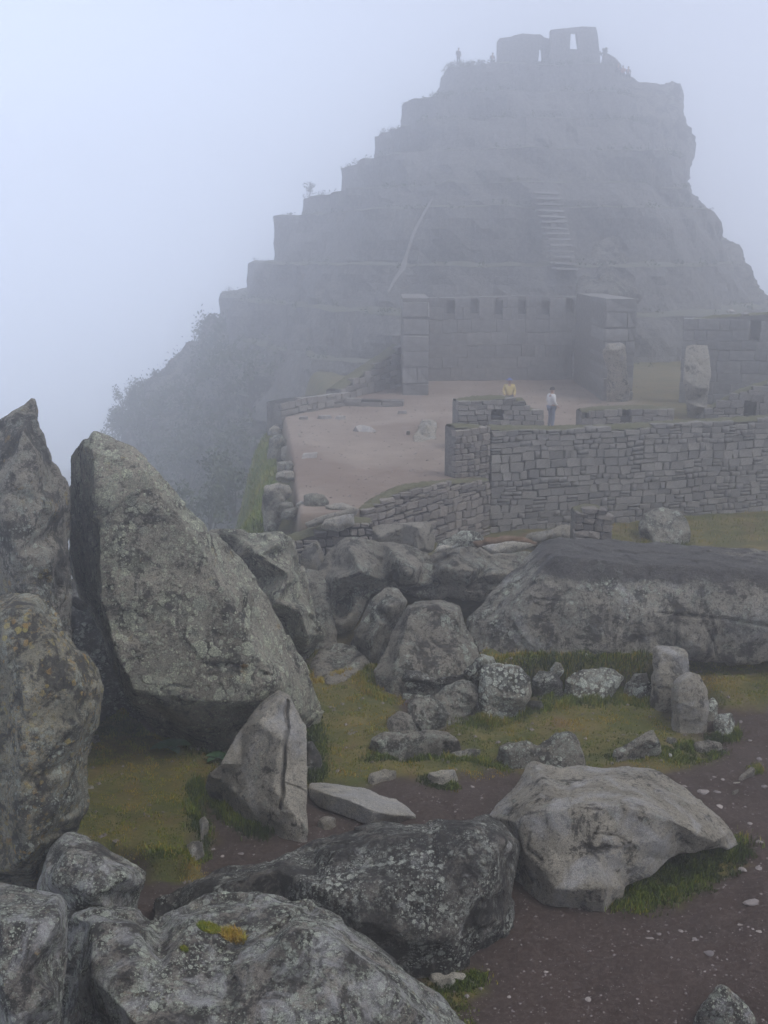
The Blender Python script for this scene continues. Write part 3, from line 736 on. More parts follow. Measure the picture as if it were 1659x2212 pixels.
polywall('gable_wall', [(1074,190),(1075,88),(1079,82),(1100,80),(1112,76),(1128,72),(1150,74),(1168,74),(1176,81),(1190,84),(1192,190)], [[(1163,133),(1165,104),(1171,104),(1173,133)]], 1.2, DS, M['terrwall'], root, b0)
polywall('gable_wall', [(1189,190),(1190,64),(1230,60),(1258,57),(1287,58),(1291,72),(1296,120),(1300,190)], [[(1231,106),(1233,69),(1246,69),(1251,106)]], 1.2, DS-.9, M['terrwall'], root, b0)
R('rock_outcrop', 'jagged rock rising just right of the summit ruin', 'rock', 'crag', [(1296,190),(1298,118),(1306,114),(1318,113),(1328,125),(1340,140),(1348,158),(1362,166),(1390,185)], 99.5, hill=True, T=3, vox=.12, amp=.25, nsc=1.5, bulge=.3, inset=12, step=14)
# steps on the hill
M['stepmat'] = M['step']
root = None; k_ = 0
pts = [(1152+.0*i, 1222, 418+i*12.5) for i in range(14)]
def hillD(u, v):
    q = P(u, v, 1.0); z_ = q[2]-CAMZ; lo = 60.0
    for D in np.arange(66, 126, .1):
        z = CAMZ+z_*D
        if D >= slope_y(z)-.1: return D
    return 95
base = P(1220, 585, hillD(1220, 585)); root = thing('stairway', 'long flight of pale stone steps climbing the right of the hill', 'stairway', base)
for i in range(14):
    v = 416+i*12.6; ul = 1150+i*4.0 if i < 9 else 1186+(i-9)*3; ur = 1212+i*2.8; v2 = v+random.uniform(-1, 3)
    D = hillD(ul, v)-1.2; a = P(ul, v, D); b_ = P(ur, v2, D-.1); L = np.linalg.norm(b_-a)
    bm = bmesh.new(); bmesh.ops.create_cube(bm, size=1); bmesh.ops.bevel(bm, geom=list(bm.edges), offset=.06, segments=1, affect='EDGES')
    for q in bm.verts:
        q.co = Vector((q.co.x*L, q.co.y*1.6+.7, q.co.z*.14)); q.co.z += random.uniform(-.02, .02)
    me = bpy.data.meshes.new('step'); bm.to_mesh(me); bm.free(); me.materials.append(M['step'])
    o = link('step', me, root, Vector((a+b_)/2)-Vector(base)); o.rotation_euler = (0, -math.asin((b_[2]-a[2])/L), 0)
# bare masonry bank carrying the steps
R('stair_bank', 'rough bank of rock below and around the flight of steps', 'bank', 'crag', [(1140,410),(1215,405),(1232,450),(1250,520),(1262,590),(1250,640),(1190,640),(1180,560),(1165,480)], 80, keys=[], T=5, vox=.22, amp=.2, nsc=2, bulge=.2) if False else None
# pale diagonal stone strip
ds = [(932,432),(915,462),(895,500),(880,545),(870,580),(852,605),(838,632)]
V = []; F = []
p0 = P(880, 640, hillD(880, 640)); 
for i, (u, v) in enumerate(ds):
    D = hillD(u, v)-.9; w_ = (3, 3, 4, 3, 6, 4, 2)[i]
    for du, dd in ((-w_, 0), (w_, 0), (w_, 2.5), (-w_, 2.5)): V.append(P(u+du, v, D+dd)-p0)
for i in range(len(ds)-1):
    for j in range(4): F.append((i*4+j, i*4+(j+1) % 4, i*4+4+(j+1) % 4, i*4+4+j))
F += [(0, 3, 2, 1), (len(V)-4, len(V)-3, len(V)-2, len(V)-1)]
me = bpy.data.meshes.new('parapet'); me.from_pydata([tuple(x) for x in V], [], F); me.materials.append(M['rampstone'])
tag(link('stone_ramp', me, None, p0), 'narrow pale stone ramp running diagonally up the middle of the hill', 'ramp')
# ramp wall left of the temple, low walls and sill
rA, rB = P(735, 850, 54), P(872, 770, 60.5)
masonry('ramp_wall', 'sloping wall climbing towards the left corner of the roofless temple', 'wall', rA[:2], rB[:2], topz([735,800,850,872], [842,795,762,745], rA, rB), lambda s: 1.8, .8, (.25,.4), (.4,.9), 'stone')
rA, rB = P(606, 890, 48), P(760, 860, 52.5)
masonry('low_wall', 'low wall with pale capping along the far left side of the earth court', 'wall', rA[:2], rB[:2], topz([606,630,680,760], [868,862,856,850], rA, rB), lambda s: 1.6, .8, (.22,.36), (.35,.8), 'stone', turf=False)
rA, rB = P(738, 864, 52.0), P(870, 866, 51.6)
masonry('stone_sill', 'long low stone sill in front of the sloping ramp wall', 'wall', rA[:2], rB[:2], topz([738,870], [861,863], rA, rB), lambda s: 2.1, .6, (.2,.3), (.6,1.2), 'stone', turf=False)

# ---- stones on and around the court
R('boulder', 'squat boulder on the left edge of the court beside the low capped wall', 'boulder', 'grey', [(630,918),(650,906),(680,908),(688,925),(690,950),(684,966,'g'),(655,966,'g'),(638,950)], 49, T=1.2, vox=.05, amp=.06, bulge=.2, inset=12, step=20)
R('boulder', 'tilted grey boulder left of the thin pale flat stone at the court edge', 'boulder', 'pale', [(608,968),(625,958),(645,960),(652,975),(648,990),(638,1002),(620,1000),(606,988)], 43, T=.8, vox=.05, amp=.05, bulge=.15, inset=12, step=20)
R('flat_stone', 'thin pale square slab lying flat near the left edge of the court', 'stone', 'white_stone' , [(645,992,'g'),(655,978,('z',2.4)),(687,976,('z',2.4)),(680,989,'g'),(664,996,'g')], 43.5, T=.3, vox=.03, amp=.01, bulge=0, inset=6, step=12)
R('flat_stone', 'long pointed pale slab lying flat in the middle of the court', 'stone', 'white_stone', [(752,928,'g'),(768,920,('z',2.45)),(780,917,('z',2.45)),(800,921,('z',2.42)),(836,930,'g'),(800,935,'g'),(765,934,'g')], 46.8, T=.4, vox=.03, amp=.01, bulge=0, inset=6, step=14)
R('standing_stone', 'knee high upright block leaning in the court right of the long pointed slab', 'stone', 'pale', [(893,966,'g'),(893,945),(902,925),(912,908),(938,906),(944,912),(942,966,'g'),(915,968,'g')], 45, keys=[(918,912,43.6),(916,940,43.3)], T=.8, vox=.04, amp=.04, bulge=.1, inset=12, step=20)
for i, (u, v, s, lb) in enumerate([(868,893,14,'small pale slab between the stone sill and the upright block'),(882,936,6,'small white stone just left of the upright court block'),(655,905,14,'white cap stone fallen below the low capped wall'),(700,903,22,'flat pale stone next to the foot of the low capped wall'),(735,904,16,'farthest small pale stone right of the low capped wall')]):
    R('flat_stone', lb, 'stone', 'white_stone', [(u-s,v,'g'),(u-s*.6,v-6,('z',2.4)),(u+s*.7,v-7,('z',2.4)),(u+s,v,'g'),(u,v+3,'g')], gD(u, v), T=.3, vox=.03, amp=.01, bulge=0, inset=5, step=8)
for i, (pts_, D, lb, mt) in enumerate([
    ([(572,1052),(600,1042),(625,1048),(632,1062),(625,1078),(600,1090),(572,1080)], 32.5, 'flat topped block capping the corner post of the court edge', 'pale'),
    ([(570,1062),(600,1058),(618,1075),(612,1120),(598,1150,31.5),(570,1150,31.5),(566,1100)], 32, 'upright corner post at the lower left of the court edge', 'grey'),
    ([(596,1022),(615,1016),(635,1018),(638,1032),(620,1042),(596,1036)], 35, 'small white edged stone above the corner post in the court edge', 'pale'),
    ([(600,1000),(628,996),(638,1010),(630,1022),(600,1020)], 37, 'dark small stone between two pale ones on the court edge', 'grey'),
    ([(580,928),(592,918),(606,922),(612,935),(600,945),(582,940)], 48, 'round pale stone at the far outer corner of the court edge', 'pale'),
    ([(582,945),(606,940),(622,955),(612,968),(604,1000),(594,1040),(580,1040),(578,980)], 44, 'weathered drystone mass under the round stone of the court edge', 'grey'),
    ([(585,940),(620,935),(640,952),(628,965),(600,962)], 47, 'long sloping stone beside the squat boulder at the court edge', 'grey'),
    ([(612,1100),(640,1095),(650,1108),(636,1125),(606,1120)], 30.8, 'grey block sitting in grass right of the corner post', 'grey'),
    ([(604,1088),(630,1085),(636,1096),(622,1102),(600,1100)], 31, 'small block wedged above the grass by the corner post', 'grey'),
    ([(638,1090),(650,1082),(662,1092),(660,1106),(645,1108)], 30.8, 'narrow stone beside the squared boulder', 'pale'),
    ([(652,1068),(665,1064),(700,1068),(712,1085),(706,1100),(690,1107),(665,1106),(655,1090)], 30.6, 'squared dark boulder on the near left corner of the court', 'grey'),
    ([(700,1092),(740,1086),(770,1098),(752,1108),(712,1110)], 30.0, 'flat grey stone right of the squared dark boulder', 'pale')]):
    R('edge_stone', lb, 'stone', mt, pts_, D, T=.8, vox=.04, amp=.05, bulge=.15, inset=12, step=15, group='stones edging the court')

# ---- around the foot of the walls
R('cut_stone', 'smooth dressed slab leaning on the rubble wall with a rounded right end', 'stone', 'smooth', [(799,1140),(820,1133),(870,1130),(925,1125),(936,1135),(941,1160),(938,1190),(900,1205),(840,1200),(800,1190)], 29.5,
  keys=[(905,1140,29.0),(912,1185,29.0),(820,1160,29.1)], T=1.0, vox=.035, amp=.012, bulge=.05, inset=8, cracks=[([(912,1135),(906,1160),(914,1190)], 8, .12)])
R('dressed_stone', 'reddish upright slab in the gap behind the two leaning grey boulders', 'stone', 'tan', [(648,1200),(660,1180),(685,1165),(695,1180),(702,1210),(690,1240),(650,1240)], 27.5, T=.6, vox=.04, amp=.03, bulge=.1, inset=10)
R('boulder', 'grey rock low in the gap between the leaning slab boulder and the overhang', 'boulder', 'grey', [(640,1250),(665,1225),(700,1230),(715,1300),(735,1400,'g'),(700,1425,'g'),(650,1400,'g')], 26.5, T=.8, vox=.045, amp=.06, bulge=.12, inset=12)
R('fallen_slab', 'whitish slab with one rust coloured mossy side by the long wall', 'stone', 'chalk', [(1040,1180),(1060,1176),(1110,1170),(1150,1172),(1160,1178),(1120,1190),(1080,1200),(1060,1200)], 27.6, T=.8, vox=.04, amp=.04, bulge=.08, inset=8)
M['rust'] = plainmat('rust_moss', (.13,.08,.045), (.21,.135,.08), 8, .06)
R('moss_bank', 'rust orange mossy bank above the whitish slab', 'moss', 'rust', [(1022,1172),(1050,1162),(1100,1158),(1130,1160),(1165,1172),(1160,1184),(1110,1176),(1060,1182),(1035,1186)], 28.4, T=1.0, vox=.05, amp=.07, bulge=.1, inset=8)
R('fallen_slab', 'small white wedge of stone in front of the dressed slab', 'stone', 'chalk', [(937,1190),(948,1178),(960,1177),(978,1180),(990,1176),(985,1185),(960,1192),(942,1196)], 26.6, T=.5, vox=.03, amp=.03, bulge=.05, inset=6, step=10)
R('boulder', 'mossy weathered boulder between the dressed slab and the rust coloured bank', 'boulder', 'white', [(930,1205),(945,1175),(975,1160),(1000,1145),(1030,1150),(1050,1170),(1060,1195),(1000,1210)], 29, T=1.2, vox=.05, amp=.08, bulge=.2, inset=15)
R('boulder', 'low rubble heap at the foot of the long wall', 'rubble heap', 'tan', [(1150,1150),(1200,1140),(1240,1132),(1245,1160),(1240,1175),(1160,1176),(1130,1165)], 33, T=1.5, vox=.07, amp=.12, bulge=.2, inset=12)
gA, gB = P(1242, 1160, 31.5), P(1322, 1160, 31.5)
masonry('wall_stub', 'squat stub of rubble masonry before the long wall left of the round boulder', 'wall', gA[:2], gB[:2], topz([1242,1270,1300,1318], [1112,1100,1102,1120], gA, gB), lambda s: .0, .9, (.14,.26), (.2,.45), 'stone2', tilt=.1)
R('boulder', 'rounded dark boulder on the lawn in front of the long wall', 'boulder', 'grey', [(1384,1160,'g'),(1380,1140),(1390,1110),(1420,1096),(1435,1094),(1465,1105),(1485,1125),(1493,1150),(1488,1172,'g'),(1440,1175,'g'),(1400,1172,'g')], gD(1435,1172)+.8, T=1.5, vox=.05, amp=.08, bulge=.3, inset=18, step=25)

# ---- the quarry: middle ground
R('boulder', 'huge flat topped boulder filling the right with dark streaks down its face', 'boulder', 'block',
  [(1010,1342),(1050,1300),(1090,1252),(1130,1212),(1165,1180),(1210,1162),(1300,1166),(1450,1176),(1560,1183),(1659,1188),(1760,1192),(1780,1300),(1780,1425,22.9),(1659,1428,22.9),(1560,1432,22.7),(1480,1425,22.7),(1410,1430,22.5),(1300,1435,22.5),(1180,1440,22.5),(1100,1440,22.5),(1045,1425,22.8),(1020,1380,23.4)],
  26.0, 22.6, keys=[(1200,1200,23.5),(1280,1206,23.3),(1350,1216,23.2),(1430,1220,23.2),(1500,1224,23.1),(1600,1230,23.1),(1700,1236,23.1),(1170,1225,23.6),(1120,1290,23.2),(1085,1350,23.0),(1150,1300,22.9),(1250,1300,22.8),(1400,1320,22.7),(1550,1330,22.6),(1700,1340,22.6),(1100,1410,22.6),(1300,1400,22.4),(1500,1390,22.4)],
  T=3.5, vox=.045, amp=.035, smooth=1, bulge=.0, cracks=[([(1425,1325),(1500,1332),(1560,1336),(1610,1345),(1659,1352)], 5, .08), ([(1520,1345),(1545,1400),(1550,1430)], 4, .07), ([(1140,1290),(1200,1298),(1240,1300)], 4, .05)], backin=.9)
R('boulder', 'wide overhanging boulder with a dark hollow beneath it', 'boulder', 'grey',
  [(680,1242),(700,1205),(730,1170),(748,1160),(780,1165),(830,1172),(880,1178),(925,1190),(942,1215),(940,1260),(860,1272),(800,1282),(785,1320),(765,1355),(735,1370),(708,1352),(692,1300)],
  27, 25.3, keys=[(760,1190,25.7),(860,1205,25.6),(780,1235,25.0),(880,1236,25.0),(730,1250,25.2),(760,1268,25.9),(850,1262,26.2),(740,1320,26.3)], T=2.2, vox=.045, amp=.09, bulge=.15, inset=22)
R('boulder', 'angular ledge boulder joining the overhang to the huge flat topped one', 'boulder', 'grey',
  [(925,1200),(960,1190),(1000,1180),(1030,1178),(1060,1200),(1110,1195),(1150,1190),(1130,1230),(1085,1275),(1050,1300),(1000,1295),(940,1290),(860,1275),(915,1255)],
  27.5, 26.0, keys=[(980,1212,26.0),(1020,1232,25.7),(1065,1240,25.7),(960,1228,25.8),(1030,1250,26.3),(950,1262,26.5)], T=2.5, vox=.045, amp=.09, bulge=.1, inset=18)
R('boulder', 'dark rock in the shadow of the hollow under the overhang', 'boulder', 'grey', [(690,1290),(790,1265),(1080,1265),(1060,1420,26.5),(700,1420,26.5)], 28.3, T=1.5, vox=.08, amp=.15, bulge=.2)
R('boulder', 'round headed boulder resting below the overhang hollow', 'boulder', 'grey',
  [(742,1395,'g'),(765,1372),(780,1345),(795,1305),(815,1280),(835,1270),(862,1275),(880,1298),(868,1330),(850,1375),(830,1420),(800,1430,'g'),(765,1420,'g')], 24.6, keys=[(845,1310,23.6),(820,1350,23.4),(800,1385,23.2)], T=1.3, vox=.04, amp=.06, bulge=.25, inset=18, step=25)
R('boulder', 'steep flat faced slab standing in the centre behind the ring of stones', 'boulder', 'dark' if False else 'grey',
  [(815,1500,'g'),(808,1450),(830,1412),(845,1372),(862,1335),(878,1302),(915,1298),(955,1296),(995,1308),(1000,1335),(1012,1365),(1035,1398),(1042,1422),(1050,1470),(960,1500,'g'),(880,1512,'g')],
  24.0, keys=[(885,1312,23.0),(940,1310,23.0),(985,1322,23.1),(870,1380,22.5),(990,1390,22.6),(850,1470,21.9),(960,1460,22.0)], T=1.6, vox=.04, amp=.045, bulge=.0, inset=20)
R('boulder', 'low rounded boulder with reddish grass at its foot beside the flat faced slab', 'boulder', 'grey',
  [(668,1470,'g'),(668,1435),(688,1402),(728,1390),(762,1396),(782,1412),(796,1432),(770,1455,'g'),(720,1468,'g')], 24, T=1.2, vox=.04, amp=.06, bulge=.25, inset=18, step=25)
R('boulder', 'grey slab boulder leaning against the right side of the tall spotted slab', 'boulder', 'slab',
  [(452,1148),(480,1141),(520,1146),(560,1150),(608,1150),(630,1162),(640,1190),(660,1250),(674,1290),(686,1332),(704,1372),(690,1392),(652,1425,'g'),(600,1440),(540,1330),(480,1200)],
  23.0, keys=[(600,1175,22.2),(625,1240,21.9),(650,1320,21.7),(665,1370,21.6),(560,1200,22.0),(600,1300,21.5)], T=1.8, vox=.04, amp=.06, bulge=.1, inset=14)
R('boulder', 'shadowed boulder wedged deep between the pointed spire and the tall spotted slab', 'boulder', 'dark',
  [(95,1290),(150,1250),(230,1230),(290,1400),(330,1530),(300,1560,'g'),(160,1560,'g'),(100,1500)], 23.5, T=1.5, vox=.06, amp=.1, bulge=.3)
R('loose_stone', 'small pinkish stone wedged in the gap beside the spire', 'stone', 'tan', [(150,1298),(158,1288),(176,1296),(188,1308),(186,1320),(170,1316),(155,1308)], 19.5, T=.5, vox=.03, amp=.03, bulge=.08, inset=8, step=12)
def bp(u, v, o=0): return (u, v, 18.0+(u-205)*.0022-(v-1040)*.0012+o)
slab_out = [(148,1085,20.6),(150,1030,20.2),(156,972,19.8),(178,948,19.0),(205,934,18.7),(240,941,18.7),(262,950,18.6),(290,965,18.6),(318,990,18.6),(345,1020,18.6),(370,1052,18.7),(392,1080,18.8),(420,1105,18.8),(440,1128,18.8),(450,1150,18.8),(470,1153,19.3),(500,1185,19.6),(560,1262,19.8),(610,1345,20.0),(640,1405,20.1),(665,1452,20.2),(698,1530,20.5),(690,1568,20.4),(665,1590,20.2),(600,1612,19.8),(500,1628,'g'),(478,1618,'g'),(430,1600,'g'),(350,1572,'g'),(302,1538,18.9),(270,1508,19.0),(258,1470,19.4),(238,1430,20.2),(222,1380,20.6),(200,1330,21.0),(170,1290,21.2),(152,1240,21.1),(146,1150,20.8)]
R('boulder', 'tall spotted granite slab leaning right of the pointed spire', 'boulder', 'slab', slab_out, 18.8,
  keys=[bp(198,975,.1),bp(206,1040),bp(210,1120),bp(212,1200),bp(222,1290),bp(237,1360),bp(262,1430),bp(288,1490),bp(300,1000),bp(340,1060),bp(400,1130,.05),bp(330,1250),bp(440,1190,.02),bp(500,1300),bp(400,1400),bp(545,1400),bp(595,1478),bp(340,1500),bp(420,1510),bp(500,1515),bp(560,1515),
        (470,1205,18.75),(530,1320,18.85),(585,1420,18.9),(625,1500,18.95),(560,1580,19.3),(400,1560,18.4),(480,1585,18.7),(650,1540,19.4)],
  T=1.6, vox=.032, amp=.045, bulge=0, smooth=1, cracks=[([(470,1160),(500,1225),(520,1255),(550,1330),(570,1370),(600,1440)], 5, .07),([(440,1432),(475,1440),(500,1436),(528,1446)], 5, .07),([(345,1488),(372,1480),(410,1486)], 4, .06),([(560,1450),(590,1462)], 4, .06)])
R('boulder', 'pointed rock spire rising at the left edge against the mist', 'boulder', 'spire',
  [(-60,960),(0,916),(32,892),(58,876),(72,862),(77,892),(92,932),(104,982),(108,1000),(118,1006),(128,1022),(138,1060),(140,1120),(142,1180),(150,1245),(152,1300),(150,1380),(160,1500),(160,1860,'g'),(-60,1860,'g')],
  16.5, keys=[(50,930,15.6),(80,1000,15.5),(60,1080,15.2),(100,1100,15.4),(105,1200,15.2),(40,1200,14.9),(110,1260,15.3),(30,1000,15.4),(0,1100,15.1),(80,1350,15.0),(118,1050,16.2),(125,1150,16.2),(135,1230,16.2)], T=4.5, backin=.95, vox=.04, amp=.07, bulge=0, inset=20)
R('boulder', 'tall boulder crusted with orange lichen at the left edge in front of the spire', 'boulder', 'orange',
  [(-60,1300),(0,1284),(30,1277),(80,1280),(108,1296),(132,1325),(150,1370),(168,1392),(192,1405),(212,1445),(228,1490),(218,1520),(215,1545),(202,1590),(190,1640),(186,1700),(180,1740),(160,1790),(140,1802),(115,1850),(92,1882),(80,1915),(80,2075,'g'),(-60,2075,'g')],
  13.6, 12.9, keys=[(0,1340,12.9),(60,1330,12.9),(110,1390,12.7),(140,1460,12.5),(60,1500,12.3),(150,1560,12.5),(140,1680,12.5),(120,1760,12.4),(40,1700,12.0),(60,1850,12.1),(180,1480,12.9),(160,1640,12.8),(165,1720,12.9)], T=2.6, vox=.03, amp=.06, bulge=0, smooth=1)
# rocks close to the camera
R('boulder', 'lichened boulder between the orange crusted rock and the pale block at lower left', 'boulder', 'fore',
  [(80,1908),(95,1870),(118,1830),(146,1804),(180,1810),(215,1822),(255,1842),(300,1868),(322,1880),(318,1905),(306,1930),(300,1975),(310,2050),(300,2300),(60,2300)],
  12.3, 11.3, keys=[(150,1850,11.7),(220,1860,11.6),(280,1895,11.5),(200,1930,11.2),(120,1900,11.6)], T=1.4, vox=.03, amp=.05, bulge=0, smooth=1)
R('boulder', 'dark triangular topped boulder in the middle foreground with an upright right face', 'boulder', 'dark',
  [(325,1945),(360,1928),(400,1910),(440,1893),(490,1877),(530,1872),(560,1872),(600,1856),(640,1840),(700,1814),(760,1792),(830,1779),(880,1781),(930,1778),(1000,1770),(1050,1762),(1085,1778),(1105,1800),(1121,1822),(1118,1850),(1113,1890),(1112,1950),(1113,2008,'g'),(1085,2020,'g'),(1060,2032,'g'),(1030,2056,'g'),(1000,2085,'g'),(960,2100,'g'),(900,2105,'g'),(830,2110),(700,2200),(330,2200)],
  15.2, 12.6, keys=[(480,1905,13.1),(600,1880,13.3),(720,1840,13.4),(840,1810,13.5),(930,1800,13.5),(1030,1790,13.4),(1085,1815,13.4),(1060,1850,13.1),(1040,1930,12.8),(1080,1900,13.2),(1075,1990,13.1),(700,1920,12.6),(850,1900,12.7),(950,1900,12.7),(900,2020,12.4),(980,2040,12.5),(780,1990,12.3)],
  T=1.3, vox=.03, amp=.06, bulge=0, smooth=1, strata=.02)
R('boulder', 'massive lichen covered boulder across the bottom foreground with a mossy pocket', 'boulder', 'fore',
  [(140,1935),(170,1925),(200,1945),(245,1958),(290,1968),(318,1988),(345,1990),(372,1975),(410,1962),(450,1942),(500,1934),(560,1930),(600,1932),(640,1936),(670,1948),(690,1968),(715,1976),(745,1990),(775,2012),(810,2042),(845,2072),(880,2098),(915,2128),(945,2150),(975,2180),(1005,2212),(1040,2260),(1100,2400),(1100,2650),(130,2650)],
  11.6, 8.6, keys=[(200,1990,10.6),(300,2010,10.4),(420,1985,10.7),(520,1965,10.9),(600,1960,10.9),(640,1985,10.6),(560,2020,10.35),(500,2060,10.3),(600,2010,10.5),(640,2010,10.0),(700,2010,10.1),(760,2060,9.9),(560,2080,9.9),(680,2120,9.6),(840,2120,9.7),(350,2100,9.9),(200,2100,9.9),(900,2180,9.6),(500,2200,9.3),(300,2220,9.2),(700,2220,9.2),(400,2400,8.8),(800,2400,8.9)],
  T=1.4, vox=.026, amp=.05, bulge=0, smooth=1, cracks=[([(690,1968),(640,1972),(600,2005),(545,2035),(480,2055)], 9, .10), ([(150,2100),(200,2180),(240,2230)], 9, .14)])
R('boulder', 'pale topped block cut off by the lower left corner of the view', 'boulder', 'fore',
  [(-60,1900),(0,1905),(60,1913),(110,1924),(135,1932),(147,1950),(146,2000),(142,2080),(136,2150),(130,2212),(120,2500),(-60,2500)],
  9.6, 8.0, keys=[(0,1985,8.7),(60,1992,8.7),(120,2000,8.75),(125,1940,9.2),(60,2100,8.4),(0,2100,8.4),(110,2150,8.4),(30,2210,8.2)], T=1.2, vox=.026, amp=.03, bulge=0, smooth=1)
R('boulder', 'cracked triangular rock standing against the foot of the tall slab', 'boulder', 'pale',
  [(432,1692,'g'),(448,1672),(475,1650),(492,1618),(520,1572),(548,1532),(580,1502),(603,1489),(625,1500),(640,1530),(660,1562),(666,1600),(664,1680),(664,1750),(669,1800),(652,1825,'g'),(615,1835,'g'),(560,1792,'g'),(510,1755,'g'),(470,1722,'g')],
  18.0, keys=[(600,1510,17.5),(560,1560,17.1),(610,1600,16.8),(590,1700,16.4),(520,1650,17.0),(540,1740,16.5),(480,1690,17.1),(640,1650,16.9),(635,1760,16.1)], T=1.0, vox=.026, amp=.035, bulge=0, smooth=1,
  cracks=[([(622,1515),(618,1545),(621,1575),(613,1610),(614,1650),(608,1685),(611,1710),(605,1745)], 5, .2), ([(606,1690),(640,1700),(662,1712)], 3, .04)])
R('boulder', 'small dark rock tucked behind the right edge of the cracked rock', 'boulder', 'dark', [(655,1600),(675,1600),(690,1625),(698,1650),(685,1675,'g'),(650,1690)], 18.4, T=.6, vox=.035, amp=.04, bulge=.12, inset=12, step=20)
R('flat_stone', 'thick pale slab lying flat beside the cracked rock', 'stone', 'chalk',
  [(666,1700,17.6),(672,1692,17.9),(700,1690,18.0),(740,1694),(790,1701,17.9),(850,1714,17.8),(905,1736,17.6),(918,1752,17.3),(915,1770,17.0),(906,1778,16.7),(862,1782,16.75),(800,1785,16.5),(745,1765,16.8),(690,1744,17.12),(670,1725,17.35)],
  18, 16.4, keys=[(700,1712,17.05),(750,1726,16.75),(800,1748,16.45),(850,1760,16.5),(895,1762,16.72),(820,1754,16.45),(780,1715,17.3),(860,1738,17.0)], T=.7, vox=.025, amp=.018, bulge=0, smooth=1, backin=.95)
R('boulder', 'broad pale grey boulder lying beside the dirt path on the right', 'boulder', 'tan',
  [(1054,1762),(1075,1735),(1110,1702),(1130,1668),(1143,1650),(1155,1646),(1185,1656),(1212,1662),(1232,1657),(1260,1656),(1300,1659),(1350,1657),(1402,1660),(1432,1672),(1480,1702),(1530,1745),(1560,1768),(1585,1795),(1598,1825,15.6),(1575,1836,15.4),(1560,1828,15.3),(1500,1840,15.1),(1470,1842,15.0),(1445,1858,14.9),(1415,1885,14.7),(1380,1903,14.6),(1352,1915,14.5),(1332,1948,'g'),(1312,1967,'g'),(1260,1963,'g'),(1190,1950,'g'),(1150,1942,'g'),(1112,1925,'g'),(1100,1850)],
  16.9, 14.2, keys=[(1110,1775,14.9),(1150,1752,14.75),(1200,1752,14.6),(1250,1745,14.6),(1300,1738,14.65),(1350,1742,14.65),(1400,1755,14.7),(1450,1772,14.8),(1500,1798,14.9),(1545,1818,15.1),(1180,1700,15.5),(1300,1690,15.7),(1400,1695,15.8),(1140,1840,14.6),(1200,1850,14.4),(1300,1850,14.35),(1380,1850,14.6),(1430,1820,14.7),(1300,1920,13.95),(1200,1920,14.1),(1480,1820,15.1)],
  T=1.4, vox=.028, amp=.032, bulge=0, smooth=1, cracks=[([(1290,1790),(1270,1830),(1300,1870),(1320,1920)], 5, .05), ([(1145,1800),(1140,1830),(1170,1860)], 5, .05), ([(1120,1765),(1220,1745),(1300,1750)], 4, .035), ([(1275,1800),(1330,1805),(1370,1830)], 4, .04)])
